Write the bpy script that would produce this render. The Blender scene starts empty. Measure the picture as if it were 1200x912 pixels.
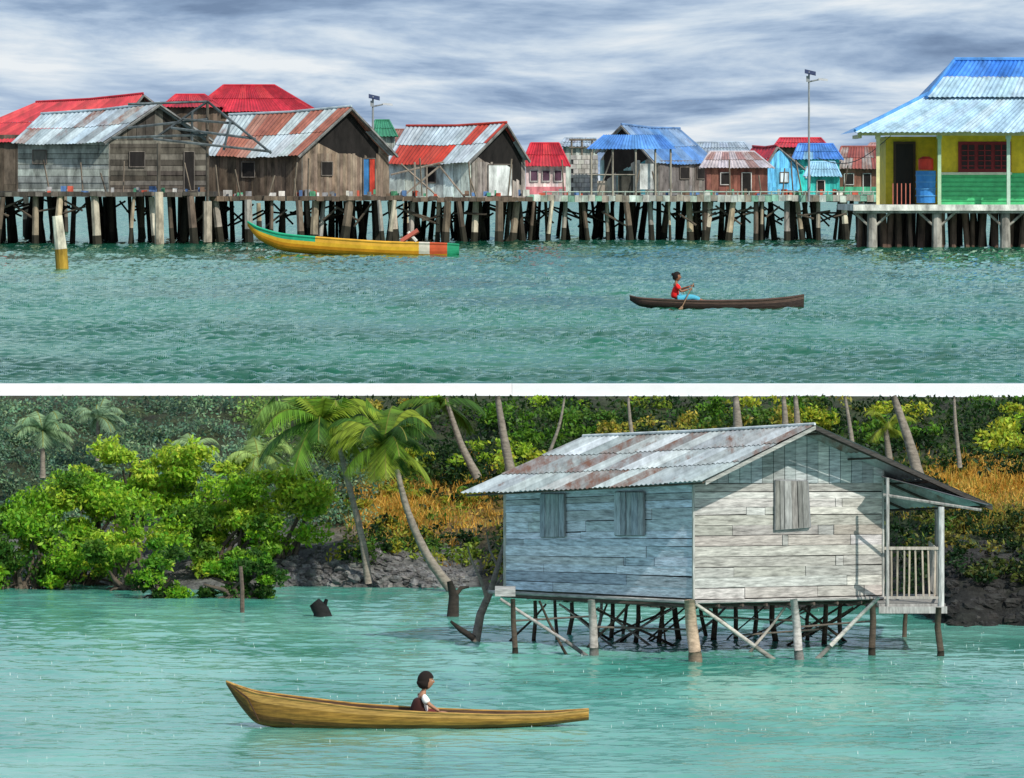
import bpy, math, random
import numpy as np
from mathutils import Vector, Matrix
random.seed(7); rng=np.random.default_rng(7)
F=7200.; HV=220.
ZC=550/F*100
ZU=ZC-230/F*138
def P(u,v,Y): return Vector(((u-600)*Y/F, Y, ZC-(v-HV)*Y/F))
def YL(v): return ZC*F/(v-HV)
def YU(v): return (ZC-ZU)*F/(v-HV)
def jit(c,a=.12):
    k=1+random.uniform(-a,a)
    return (c[0]*k*(1+random.uniform(-.04,.04)),c[1]*k,c[2]*k*(1+random.uniform(-.04,.04)),c[3] if len(c)>3 else 0.)
def pick(l,a=.12): return jit(random.choice(l),a)

# ------------------------------------------------------------ materials
def newmat(name):
    m=bpy.data.materials.new(name); m.use_nodes=True
    nt=m.node_tree; nt.nodes.clear()
    return m,nt,nt.nodes,nt.links
def N(nodes,t,**k):
    n=nodes.new(t)
    for a,b in k.items(): setattr(n,a,b)
    return n
def surf(name,scale=(1,1,1),nscale=4.,lo=.6,hi=1.25,rough=.8,rust=False,bump=.15,metal=0.,dist=.02,spec=.3,rcol=(.15,.075,.05,1),rs=.45):
    m,nt,n,l=newmat(name)
    out=N(n,'ShaderNodeOutputMaterial'); b=N(n,'ShaderNodeBsdfPrincipled')
    b.inputs['Roughness'].default_value=rough; b.inputs['Metallic'].default_value=metal
    b.inputs['Specular IOR Level'].default_value=spec
    at=N(n,'ShaderNodeAttribute',attribute_name='Col')
    tc=N(n,'ShaderNodeTexCoord'); mp=N(n,'ShaderNodeMapping'); mp.inputs['Scale'].default_value=scale
    l.new(tc.outputs['Object'],mp.inputs['Vector'])
    no=N(n,'ShaderNodeTexNoise'); no.inputs['Scale'].default_value=nscale; no.inputs['Detail'].default_value=6; no.inputs['Roughness'].default_value=.65
    l.new(mp.outputs[0],no.inputs['Vector'])
    mr=N(n,'ShaderNodeMapRange'); mr.inputs[1].default_value=.3; mr.inputs[2].default_value=.7; mr.inputs[3].default_value=lo; mr.inputs[4].default_value=hi
    l.new(no.outputs['Fac'],mr.inputs[0])
    mx=N(n,'ShaderNodeVectorMath',operation='SCALE'); l.new(at.outputs['Color'],mx.inputs[0]); l.new(mr.outputs[0],mx.inputs['Scale'])
    col=mx.outputs[0]
    if rust:
        n2=N(n,'ShaderNodeTexNoise'); n2.inputs['Scale'].default_value=nscale*rs; n2.inputs['Detail'].default_value=8; n2.inputs['Roughness'].default_value=.72
        l.new(mp.outputs[0],n2.inputs['Vector'])
        ad=N(n,'ShaderNodeMath',operation='ADD'); l.new(n2.outputs['Fac'],ad.inputs[0]); l.new(at.outputs['Alpha'],ad.inputs[1])
        m2=N(n,'ShaderNodeMapRange'); m2.inputs[1].default_value=.62; m2.inputs[2].default_value=.82; l.new(ad.outputs[0],m2.inputs[0])
        mc=N(n,'ShaderNodeMix',data_type='RGBA'); mc.inputs[7].default_value=rcol
        l.new(m2.outputs[0],mc.inputs[0]); l.new(col,mc.inputs[6]); col=mc.outputs[2]
    l.new(col,b.inputs['Base Color'])
    if bump:
        bp=N(n,'ShaderNodeBump'); bp.inputs['Strength'].default_value=bump; bp.inputs['Distance'].default_value=dist
        l.new(no.outputs['Fac'],bp.inputs['Height']); l.new(bp.outputs[0],b.inputs['Normal'])
    l.new(b.outputs[0],out.inputs[0])
    return m
WOOD=surf('weathered_wood',scale=(1,1,7),nscale=4,lo=.38,hi=1.32,bump=.6,rough=.9)
WOODV=surf('weathered_wood_vertical',scale=(6,6,1),nscale=4,lo=.45,hi=1.3,bump=.4,rough=.9)
TINH=surf('corrugated_tin',scale=(3.6,.9,.9),nscale=2.0,lo=.58,hi=1.2,rust=True,rough=.42,metal=.1,bump=.05,rs=.8)
FARW=surf('village_wood',scale=(1,1,.4),nscale=1.6,lo=.3,hi=1.4,bump=.3,rough=.9,dist=.1)
FART=surf('village_tin',scale=(1.6,.8,.8),nscale=.8,lo=.55,hi=1.2,rust=True,rough=.5,bump=.05,rcol=(.17,.06,.035,1),rs=.6)
PAINT=surf('painted_surface',nscale=1.5,lo=.68,hi=1.08,rough=.55,bump=.05)
BOATM=surf('boat_wood',scale=(.5,3,8),nscale=6,lo=.35,hi=1.3,rough=.45,bump=.25)
ROCK=surf('rock_and_soil',nscale=5.,lo=.3,hi=1.6,rough=.95,bump=1.,dist=.15)
BARK=surf('bark',scale=(2,2,5),nscale=4,lo=.5,hi=1.35,rough=.95,bump=.5)
SKIN=surf('skin',nscale=10,lo=.92,hi=1.05,rough=.55,bump=0)
CLOTH=surf('cloth',nscale=12,lo=.8,hi=1.1,rough=.9,bump=.2)
GAPW=surf('panel_gap_white',nscale=2.,lo=.95,hi=1.03,rough=.8,bump=.0)  # plain white for the added strip between the two panels
def leafmat(name,tr=.42):
    m,nt,n,l=newmat(name)
    out=N(n,'ShaderNodeOutputMaterial'); at=N(n,'ShaderNodeAttribute',attribute_name='Col')
    d=N(n,'ShaderNodeBsdfPrincipled'); d.inputs['Roughness'].default_value=.5; d.inputs['Specular IOR Level'].default_value=.25
    t=N(n,'ShaderNodeBsdfTranslucent'); mx=N(n,'ShaderNodeMixShader'); mx.inputs[0].default_value=tr
    l.new(at.outputs['Color'],d.inputs['Base Color']); l.new(at.outputs['Color'],t.inputs['Color'])
    l.new(d.outputs[0],mx.inputs[1]); l.new(t.outputs[0],mx.inputs[2]); l.new(mx.outputs[0],out.inputs[0])
    return m
LEAF=leafmat('leaves')
def watermat(name,deep,shallow,gl,rough,bs,bdist,sc,bsc=.12,tint=(1,1,1)):
    m,nt,n,l=newmat(name)
    out=N(n,'ShaderNodeOutputMaterial')
    tc=N(n,'ShaderNodeTexCoord'); mp=N(n,'ShaderNodeMapping'); mp.inputs['Scale'].default_value=sc
    l.new(tc.outputs['Object'],mp.inputs[0])
    no=N(n,'ShaderNodeTexNoise'); no.inputs['Scale'].default_value=1.; no.inputs['Detail'].default_value=5
    l.new(mp.outputs[0],no.inputs['Vector'])
    big=N(n,'ShaderNodeTexNoise'); big.inputs['Scale'].default_value=bsc; big.inputs['Detail'].default_value=4
    mp2=N(n,'ShaderNodeMapping'); mp2.inputs['Scale'].default_value=(1,.5,1)
    l.new(tc.outputs['Object'],mp2.inputs[0]); l.new(mp2.outputs[0],big.inputs['Vector'])
    mr=N(n,'ShaderNodeMapRange'); mr.inputs[1].default_value=.38; mr.inputs[2].default_value=.62; l.new(big.outputs['Fac'],mr.inputs[0])
    mc=N(n,'ShaderNodeMix',data_type='RGBA'); mc.inputs[6].default_value=deep+(1,); mc.inputs[7].default_value=shallow+(1,)
    l.new(mr.outputs[0],mc.inputs[0])
    bp=N(n,'ShaderNodeBump'); bp.inputs['Strength'].default_value=bs; bp.inputs['Distance'].default_value=bdist
    l.new(no.outputs['Fac'],bp.inputs['Height'])
    d=N(n,'ShaderNodeBsdfDiffuse'); l.new(mc.outputs[2],d.inputs[0])
    g=N(n,'ShaderNodeBsdfGlossy'); g.inputs['Roughness'].default_value=rough; g.inputs['Color'].default_value=tint+(1,)
    l.new(bp.outputs[0],g.inputs['Normal']); l.new(bp.outputs[0],d.inputs['Normal'])
    fr=N(n,'ShaderNodeFresnel'); fr.inputs['IOR'].default_value=1.33; l.new(bp.outputs[0],fr.inputs['Normal'])
    mu=N(n,'ShaderNodeMath',operation='MULTIPLY'); mu.inputs[1].default_value=gl; l.new(fr.outputs[0],mu.inputs[0])
    mx=N(n,'ShaderNodeMixShader'); l.new(mu.outputs[0],mx.inputs[0]); l.new(d.outputs[0],mx.inputs[1]); l.new(g.outputs[0],mx.inputs[2])
    l.new(mx.outputs[0],out.inputs[0])
    return m
WU=watermat('upper_water',(.004,.055,.030),(.02,.14,.085),.74,.04,.5,.05,(5,2.,5),.06,(.78,1.,.86))
WLo=watermat('lagoon_water',(.05,.25,.19),(.15,.40,.32),.80,.08,.35,.03,(7,3.5,7),.25)

# ------------------------------------------------------------ mesh builder
class MB:
    def __init__(s): s.v=[];s.f=[];s.c=[];s.m=[]
    def face(s,pts,col,m=0):
        i=len(s.v); s.v+=[tuple(p) for p in pts]; s.f.append(tuple(range(i,i+len(pts)))); s.c.append(tuple(col) if len(col)>3 else tuple(col)+(0.,)); s.m.append(m)
    def hexa(s,b,t,col,m=0):
        i=len(s.v); s.v+=[tuple(p) for p in b]+[tuple(p) for p in t]
        col=tuple(col) if len(col)>3 else tuple(col)+(0.,)
        for q in ((3,2,1,0),(4,5,6,7),(0,1,5,4),(1,2,6,5),(2,3,7,6),(3,0,4,7)):
            s.f.append(tuple(i+k for k in q)); s.c.append(col); s.m.append(m)
    def box(s,c,sx,sy,sz,col,m=0):
        x,y,z=c
        b=[(x-sx/2,y-sy/2,z-sz/2),(x+sx/2,y-sy/2,z-sz/2),(x+sx/2,y+sy/2,z-sz/2),(x-sx/2,y+sy/2,z-sz/2)]
        s.hexa(b,[(a,d,z+sz/2) for a,d,_ in b],col,m)
    def pbox(s,u0,u1,v0,v1,Y,dY,col,m=0):
        """axis aligned box standing at distance Y, depth dY"""
        a=P(u0,v1,Y); b=P(u1,v0,Y)
        s.box(((a.x+b.x)/2,Y+dY/2,(a.z+b.z)/2),b.x-a.x,dY,b.z-a.z,col,m)
    def tube(s,pts,rad,col,n=7,m=0,cap=True):
        pts=[Vector(p) for p in pts]; i0=len(s.v)
        if not hasattr(rad,'__len__'): rad=[rad]*len(pts)
        for k,p in enumerate(pts):
            d=(pts[min(k+1,len(pts)-1)]-pts[max(k-1,0)])
            d=d.normalized() if d.length>1e-9 else Vector((0,0,1))
            a=d.cross(Vector((0,1,0.01)));
            if a.length<.1: a=d.cross(Vector((1,0,0)))
            a.normalize(); b=d.cross(a)
            for j in range(n):
                t=2*math.pi*j/n; q=p+(a*math.cos(t)+b*math.sin(t))*rad[k]; s.v.append(tuple(q))
        col=tuple(col) if len(col)>3 else tuple(col)+(0.,)
        for k in range(len(pts)-1):
            for j in range(n):
                s.f.append((i0+k*n+j,i0+k*n+(j+1)%n,i0+(k+1)*n+(j+1)%n,i0+(k+1)*n+j)); s.c.append(col); s.m.append(m)
        if cap:
            s.f.append(tuple(i0+j for j in range(n))); s.c.append(col); s.m.append(m)
            k=i0+(len(pts)-1)*n; s.f.append(tuple(k+j for j in reversed(range(n)))); s.c.append(col); s.m.append(m)
    def obj(s,name,mats,parent=None,smooth=False,origin=None):
        if not isinstance(mats,(list,tuple)): mats=[mats]
        o3=Vector(parent.location) if parent else (Vector(origin) if origin is not None else Vector((0,0,0)))
        V=np.array(s.v,dtype=np.float64)-np.array(o3)
        me=bpy.data.meshes.new(name)
        me.from_pydata(V.tolist(),[],s.f)
        for m in mats: me.materials.append(m)
        me.polygons.foreach_set('material_index',s.m)
        lens=np.array([len(f) for f in s.f]); C=np.repeat(np.array(s.c,dtype=np.float32),lens,axis=0)
        a=me.color_attributes.new('Col','FLOAT_COLOR','CORNER'); a.data.foreach_set('color',C.ravel())
        if smooth: me.polygons.foreach_set('use_smooth',[True]*len(s.f))
        me.update()
        ob=bpy.data.objects.new(name,me); bpy.context.scene.collection.objects.link(ob)
        if parent: ob.parent=parent
        else: ob.location=o3
        return ob
def empty(name,loc):
    e=bpy.data.objects.new(name,None); e.location=loc; e.empty_display_size=.5
    bpy.context.scene.collection.objects.link(e); return e

def lerp(a,b,t): return a+(b-a)*t
def planks(mb,BL,BR,TL,TR,n,cols,nrm,th=.02,vertical=False,splits=(1,3),gap=.06,var=.15,m=0):
    BL,BR,TL,TR=map(Vector,(BL,BR,TL,TR))
    Q=lambda s,t: lerp(lerp(BL,BR,s),lerp(TL,TR,s),t)
    ws=[random.uniform(.7,1.3) for _ in range(n)]; tot=sum(ws); acc=0
    for i in range(n):
        a0=acc/tot; acc+=ws[i]; a1=(acc-gap*random.uniform(.3,1.6))/tot
        k=random.randint(*splits); cuts=[0]+sorted(random.uniform(.1,.9) for _ in range(k-1))+[1]
        rc=pick(cols,var)
        for j in range(len(cuts)-1):
            b0,b1=cuts[j],cuts[j+1]-(.003 if j<len(cuts)-2 else 0)
            o=nrm*random.uniform(0,th*.7); w=random.uniform(-.07,.07)/n; w2=random.uniform(-.05,.02)/n
            if vertical: q=[Q(a0,b0),Q(a1,b0),Q(a1,b1),Q(a0,b1)]
            else: q=[Q(b0,a0),Q(b1,a0+w),Q(b1,a1+w),Q(b0,a1+w2)]
            mb.hexa([p+o for p in q],[p+o+nrm*th for p in q],jit(lerp(np.array(rc),np.array(pick(cols,var)),.5).tolist(),.1),m)
def roof(mb,EL,ER,RL,RR,nc,amp,rows,cols,nrm,sheet=6,m=0,sag=0.):
    EL,ER,RL,RR=map(Vector,(EL,ER,RL,RR))
    nseg=nc*4
    def Q(i,t,lift):
        s=i/nseg
        p=lerp(lerp(EL,ER,s),lerp(RL,RR,s),t)
        return p+nrm*(amp*math.sin(i*math.pi/2)+lift)-Vector((0,0,1))*sag*math.sin(math.pi*s)
    for r in range(rows):
        col=pick(cols); off=random.randint(0,sheet*4); dt=0.
        for i in range(nseg):
            if (i+off)%(sheet*4)==0: col=pick(cols); dt=random.uniform(-.012,.012)
            t0=r/rows-.014+dt; t1=(r+1)/rows
            k=.93+.07*math.sin(i*2.1+r)
            mb.face([Q(i,t0,amp*1.2),Q(i+1,t0,amp*1.2),Q(i+1,t1,0),Q(i,t1,0)],(col[0]*k,col[1]*k,col[2]*k,col[3]),m)

# ------------------------------------------------------------ world, sun, camera
sc=bpy.context.scene
w=bpy.data.worlds.new("World"); sc.world=w; w.use_nodes=True
nt=w.node_tree; n=nt.nodes; l=nt.links; n.clear()
out=N(n,'ShaderNodeOutputWorld'); bg=N(n,'ShaderNodeBackground'); bg.inputs[1].default_value=.1
sky=N(n,'ShaderNodeTexSky'); sky.sky_type='NISHITA'; sky.sun_disc=False
SUN=Vector((.48,-.64,.70)).normalized()
el=math.asin(SUN.z); az=math.atan2(SUN.x,SUN.y)
sky.sun_elevation=el; sky.sun_rotation=az
tc=N(n,'ShaderNodeTexCoord'); sp=N(n,'ShaderNodeSeparateXYZ'); l.new(tc.outputs['Generated'],sp.inputs[0])
mz=N(n,'ShaderNodeMath',operation='MAXIMUM'); mz.inputs[1].default_value=0; l.new(sp.outputs[2],mz.inputs[0])
az_=N(n,'ShaderNodeMath',operation='ADD'); az_.inputs[1].default_value=.026; l.new(mz.outputs[0],az_.inputs[0])
dx=N(n,'ShaderNodeMath',operation='DIVIDE'); l.new(sp.outputs[0],dx.inputs[0]); l.new(az_.outputs[0],dx.inputs[1])
dy=N(n,'ShaderNodeMath',operation='DIVIDE'); l.new(sp.outputs[1],dy.inputs[0]); l.new(az_.outputs[0],dy.inputs[1])
cv=N(n,'ShaderNodeCombineXYZ'); l.new(dx.outputs[0],cv.inputs[0]); l.new(dy.outputs[0],cv.inputs[1])
mp=N(n,'ShaderNodeMapping'); mp.inputs['Scale'].default_value=(1.0,.25,1); mp.inputs['Location'].default_value=(8.3,4.2,0); l.new(cv.outputs[0],mp.inputs[0])
no=N(n,'ShaderNodeTexNoise'); no.inputs['Scale'].default_value=1.; no.inputs['Detail'].default_value=9; no.inputs['Roughness'].default_value=.58; no.inputs['Distortion'].default_value=.3
l.new(mp.outputs[0],no.inputs['Vector'])
cr=N(n,'ShaderNodeValToRGB'); l.new(no.outputs['Fac'],cr.inputs[0])
els=cr.color_ramp.elements
els[0].position=.34; els[0].color=(.14,.23,.40,1)
els[1].position=.65; els[1].color=(.86,.91,.96,1)
e=els.new(.42); e.color=(.25,.37,.57,1)
e=els.new(.49); e.color=(.42,.55,.74,1)
e=els.new(.56); e.color=(.62,.73,.86,1)
sc10=N(n,'ShaderNodeVectorMath',operation='SCALE'); sc10.inputs['Scale'].default_value=10.; l.new(cr.outputs[0],sc10.inputs[0])
mxw=N(n,'ShaderNodeMix',data_type='RGBA'); mxw.inputs[0].default_value=.9
l.new(sky.outputs[0],mxw.inputs[6]); l.new(sc10.outputs[0],mxw.inputs[7]); l.new(mxw.outputs[2],bg.inputs[0]); l.new(bg.outputs[0],out.inputs[0])
sd=bpy.data.lights.new('sun','SUN'); sd.energy=4.3; sd.angle=math.radians(.6); sd.color=(1,.95,.86)
so=bpy.data.objects.new('sun',sd); so.rotation_euler=(-SUN).to_track_quat('-Z','Y').to_euler(); so.location=(60,-60,60); sc.collection.objects.link(so)
cd=bpy.data.cameras.new('camera'); cam=bpy.data.objects.new('camera',cd); sc.collection.objects.link(cam); sc.camera=cam
cam.location=(0,0,ZC); cam.rotation_euler=(math.pi/2,0,0)
cd.sensor_width=36; cd.lens=F/1200*36; cd.shift_y=-(456-HV)/1200; cd.clip_start=1; cd.clip_end=30000
sc.view_settings.view_transform='Standard'; sc.view_settings.look='None'; sc.view_settings.exposure=0

# ------------------------------------------------------------ water
def waves(X,Y,comps):
    z=np.zeros_like(X)
    for (lx,am,ang,ph) in comps:
        k=2*math.pi/lx
        z+=am*np.sin(k*(X*math.cos(ang)+Y*math.sin(ang))+ph)
    return z
def numgrid(name,Xg,Yg,Zg,mat,cols=None,parent=None):
    r,c=Xg.shape
    V=np.stack([Xg,Yg,Zg],-1).reshape(-1,3).astype(np.float32)
    idx=np.arange(r*c).reshape(r,c)
    q=np.stack([idx[:-1,:-1],idx[:-1,1:],idx[1:,1:],idx[1:,:-1]],-1).reshape(-1,4)
    me=bpy.data.meshes.new(name); me.vertices.add(len(V)); me.vertices.foreach_set('co',V.ravel())
    me.loops.add(q.size); me.loops.foreach_set('vertex_index',q.ravel().astype(np.int32))
    me.polygons.add(len(q)); me.polygons.foreach_set('loop_start',(np.arange(len(q))*4).astype(np.int32))
    me.polygons.foreach_set('use_smooth',np.ones(len(q),dtype=bool))
    me.update(calc_edges=True); me.materials.append(mat)
    if cols is not None:
        a=me.color_attributes.new('Col','FLOAT_COLOR','POINT'); a.data.foreach_set('color',cols.reshape(-1,4).astype(np.float32).ravel())
    ob=bpy.data.objects.new(name,me); sc.collection.objects.link(ob)
    if parent: ob.parent=parent
    return ob
def fan(v0,v1,rows,cols,h,z0,comps,name,mat,parent,edge=0.):
    v=np.linspace(v0,v1,rows); Y=h*F/(v-HV)
    u=np.linspace(-220,1420,cols)
    Yg,ug=np.meshgrid(Y,u,indexing='ij'); Xg=(ug-600)*Yg/F
    Z=waves(Xg,Yg,comps)
    g=.7+.3*np.sin(Xg*.31+Yg*.11)*np.sin(Yg*.045-Xg*.17+1)
    if edge: g=g*np.clip((Yg-Y[0])/edge,0.05,1)
    Z=Z*g+z0
    return numgrid(name,Xg,Yg,Z,mat,None,parent)
cu=[]
for i in range(40):
    lx=.28*(1.062**i); cu.append((lx,.0115*(lx/.5)**.25,random.gauss(1.2,.5),random.uniform(0,6.3)))
cl=[]
for i in range(40):
    lx=.16*(1.08**i); cl.append((lx,.0019*(lx/.3)**.55,random.gauss(1.3,.6),random.uniform(0,6.3)))
ew=empty('upper_bay_water',(0,0,0))
fan(449.4,229,950,640,ZC-ZU,ZU,cu,'rippled_surface',WU,ew,edge=.8)
mb=MB(); mb.face([(-4000,138.2,ZU-.3),(4000,138.2,ZU-.3),(4000,14000,ZU-.3),(-4000,14000,ZU-.3)],(1,1,1)); mb.obj('open_water',WU,ew)
el_=empty('lagoon_water',(0,0,0))
fan(940,680,650,600,ZC,0,cl,'rippled_surface',WLo,el_)
mb=MB(); mb.face([(-400,-300,-.08),(400,-300,-.08),(400,125,-.08),(-400,125,-.08)],(1,1,1)); mb.obj('open_water',WLo,el_)

# ------------------------------------------------------------ white panel gap strip + hillside
mb=MB()
zt=ZC-229.5/F*138.1
for i in range(-15,15):
    mb.box((i*24+12,137.85,(zt-4)/2),23.995,.5,zt+4,jit((.88,.88,.86),.005))
mb.obj('panel_gap_strip',GAPW,origin=(0,137.7,0))  # added white strip standing in for the gap between the panels

def sm(a,b,x): t=np.clip((x-a)/(b-a),0,1); return t*t*(3-2*t)
def shoreY(u):
    return 117.5-1.2*sm(520,620,u)-4.5*sm(560,760,u)-4.*sm(1020,1120,u)+.5*np.sin(u*.02)+.3*np.sin(u*.071)
def terrain_z(X,Y):
    u=X/Y*F+600
    s=shoreY(u); t=(Y-s)/(137.2-s)
    pw=1.0-.35*sm(1000,1100,u)
    z=np.where(t>0,2.93*np.abs(t)**pw,t*12)
    z=z+ (.09*np.sin(X*1.7+Y*.9)+.07*np.sin(X*3.1-Y*2.2)+.04*np.sin(X*7.3+Y*5.1))*np.clip(t*8,0,1)*np.clip((1-t)*6,0,1)
    z=z+.62*np.exp(-((u-405)/85)**2)*np.exp(-((Y-119.0)/1.3)**2)
    z=z+.6*sm(1080,1130,u)*np.exp(-((Y-109.5)/1.6)**2)
    return z
HU=np.arange(-300,1520,10.); HY=np.arange(104,137.2,.2)
_U,_Y=np.meshgrid(HU,HY,indexing='ij'); _X=(_U-600)*_Y/F; _V=HV+(ZC-terrain_z(_X,_Y))/_Y*F
_Vmin=np.minimum.accumulate(_V,axis=1)
def hitY(u,v):
    i=int(np.clip(round((u+300)/10),0,len(HU)-1)); k=np.argmax(_Vmin[i]<=v)
    return float(HY[k]) if _Vmin[i][k]<=v else 136.8
xs=np.concatenate([np.linspace(-300,-16,60)[:-1],np.linspace(-16,16,340),np.linspace(16,300,60)[1:]]); ys=np.concatenate([np.linspace(104,124,150)[:-1],np.linspace(124,137.55,60)])
Yg,Xg=np.meshgrid(ys,xs,indexing='ij'); Zg=terrain_z(Xg,Yg)
ug=Xg/Yg*F+600; vg=HV+(ZC-Zg)/Yg*F
soil=np.array([.03,.032,.02]); grass=np.array([.05,.085,.018]); gold=np.array([.50,.26,.045]); rock=np.array([.14,.14,.135])
nz=.5+.5*np.sin(Xg*2.3+np.sin(Yg*1.7)*2)*np.sin(Yg*1.1+np.sin(Xg*1.3))
def blob(u0,v0,a,b): return np.exp(-(((ug-u0)/a)**2+((vg-v0)/b)**2)**1.5)
gw=np.clip(blob(470,600,78,40)+blob(1150,568,90,24)+.4*blob(560,600,50,35),0,1)*(.45+.55*nz)
rw=np.clip(sm(1.25,.4,Zg)*1.,0,1)
col=soil*(1-nz[...,None]*.6)+grass*nz[...,None]*.6
col=col*(1-gw[...,None])+gold*gw[...,None]
rwl=np.clip(rw*(1-.6*gw),0,1)[...,None]*.9
rc=np.where((ug<560)[...,None],rock,rock*.14)
col=col*(1-rwl)+rc*rwl
numgrid('hillside_ground',Xg,Yg,Zg,ROCK,np.concatenate([col,np.zeros(col.shape[:2]+(1,))],-1))

# ------------------------------------------------------------ foliage
def leaves(pts,size,cols,aspect=.45,flat=.0):
    n=len(pts)
    a=rng.normal(size=(n,3)); a[:,2]*=(1-flat); a/=np.linalg.norm(a,axis=1,keepdims=True)
    b=rng.normal(size=(n,3)); b-=a*(a*b).sum(1,keepdims=True); b/=np.linalg.norm(b,axis=1,keepdims=True)
    s=size*rng.uniform(.6,1.35,size=(n,1))
    return np.stack([pts-a*s,pts+b*s*aspect,pts+a*s,pts-b*s*aspect],1)
class Fol:
    def __init__(s): s.v=[];s.c=[]
    def add(s,v,c): s.v.append(v); s.c.append(c)
    def clump(s,c,r,n,size,col,var=.3,zmax=1e9,shell=.55):
        c=np.array(c); d=rng.normal(size=(n,3)); d/=np.linalg.norm(d,axis=1,keepdims=True)
        d[:,1]=-np.abs(d[:,1])*np.where(rng.random(n)<.75,1,-1)
        k=shell+(1-shell)*rng.random((n,1)); lump=1+.2*np.sin(d[:,:1]*7+c[0]*9)+.17*np.sin(d[:,2:]*9+c[2]*7)
        p=c+d*k*lump*np.array(r)
        p=p[p[:,2]<zmax]
        if len(p)==0: return
        v=leaves(p,size,None)
        cc=np.array(col)[None,:]*(1+var*rng.normal(size=(len(p),1)))*(1+.15*rng.normal(size=(len(p),3))*np.array([1,.3,.6]))
        s.add(v,np.clip(cc,.004,.9))
    def obj(s,name,mat,parent=None,origin=(0,0,0)):
        V=np.concatenate(s.v).reshape(-1,3); C=np.concatenate(s.c); nf=len(C)
        o=np.array(parent.location) if parent else np.array(origin); V=V-o
        me=bpy.data.meshes.new(name); me.vertices.add(len(V)); me.vertices.foreach_set('co',V.astype(np.float32).ravel())
        me.loops.add(len(V)); me.loops.foreach_set('vertex_index',np.arange(len(V),dtype=np.int32))
        me.polygons.add(nf); me.polygons.foreach_set('loop_start',(np.arange(nf)*4).astype(np.int32))
        me.update(calc_edges=True); me.materials.append(mat)
        C4=np.concatenate([np.repeat(C,4,axis=0),np.ones((nf*4,1))],1).astype(np.float32)
        a=me.color_attributes.new('Col','FLOAT_COLOR','CORNER'); a.data.foreach_set('color',C4.ravel())
        ob=bpy.data.objects.new(name,me); sc.collection.objects.link(ob)
        if parent: ob.parent=parent
        else: ob.location=tuple(o)
        return ob
LIME=(.26,.47,.03); LIME2=(.40,.56,.05); MID=(.08,.17,.02); DARK=(.014,.042,.010)
HAZE=(.17,.30,.18); HAZE2=(.24,.38,.20)  # leaf greens paled and blued, haze put into the colour
ZT=464.5
fo=Fol()
for i in range(560):
    u=random.uniform(-240,430); v=random.uniform(462,610); Y=hitY(u,v+6)-.25
    r=random.uniform(12,30)*Y/F; k=.5+.5*math.sin(u*.018+v*.03)
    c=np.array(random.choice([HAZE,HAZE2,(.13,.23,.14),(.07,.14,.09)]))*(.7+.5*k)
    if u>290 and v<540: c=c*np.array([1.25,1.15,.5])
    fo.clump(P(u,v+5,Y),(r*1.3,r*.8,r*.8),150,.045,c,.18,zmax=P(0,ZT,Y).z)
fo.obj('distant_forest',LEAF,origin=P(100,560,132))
fo=Fol()
for i in range(430):
    u=random.uniform(385,1360); v=random.uniform(462,585)
    if u<560 and v>555: continue
    if u>1075 and v>552: continue
    Y=hitY(u,v+8)-.3; r=random.uniform(14,32)*Y/F
    fo.clump(P(u,v+4,Y),(r*1.3,r*.7,r*.8),110,.06,random.choice([DARK,DARK,(.022,.06,.012),(.05,.10,.016)]),.35,zmax=P(0,ZT,Y).z)  # dark backing leaves, shaded gaps between trees put into their colour
for t_ in range(40):
    cu0=random.uniform(395,1340); cv0=random.uniform(465,545 if cu0<1075 else 530)
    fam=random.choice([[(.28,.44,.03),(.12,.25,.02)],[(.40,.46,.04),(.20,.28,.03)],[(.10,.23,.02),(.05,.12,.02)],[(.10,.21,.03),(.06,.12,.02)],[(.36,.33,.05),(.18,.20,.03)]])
    R_=random.uniform(18,42)
    for k in range(11):
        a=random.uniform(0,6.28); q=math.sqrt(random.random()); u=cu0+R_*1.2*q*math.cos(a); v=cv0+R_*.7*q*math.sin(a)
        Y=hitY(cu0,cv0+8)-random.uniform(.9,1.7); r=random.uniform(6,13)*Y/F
        fo.clump(P(u,v,Y),(r*1.4,r,r*.75),80,.055,fam[0] if math.sin(a)<.2 else fam[1],.25,zmax=P(0,ZT,Y).z)  # tree tops coloured lit, lower clumps coloured shaded
for i in range(190):
    u=random.uniform(570,1110); v=random.uniform(560,700); Y=hitY(u,v+8)-.4
    r=random.uniform(12,26)*Y/F
    fo.clump(P(u,v,Y),(r*1.3,r,r),110,.055,random.choice([DARK,DARK,MID,(.14,.16,.02)]),.35)
for i in range(110):
    u=random.uniform(400,560); v=random.uniform(548,655); Y=hitY(u,v+6)-.2
    if abs(u-470)<50 and 580<v<622 and random.random()<.7: continue
    r=random.uniform(6,16)*Y/F
    fo.clump(P(u,v,Y),(r*1.4,r,r*.8),90,.05,random.choice([DARK,MID,(.18,.25,.03),(.30,.30,.03)]),.35)
for i in range(140):
    u=random.uniform(1085,1340); v=random.uniform(586,680); Y=hitY(u,v+6)-.2
    r=random.uniform(7,17)*Y/F
    fo.clump(P(u,v,Y),(r*1.5,r,r*.7),90,.05,random.choice([DARK,DARK,(.08,.10,.02),(.18,.17,.03)]),.35)
fo.obj('hillside_forest',LEAF,origin=P(800,520,132))
fo=Fol()
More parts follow.
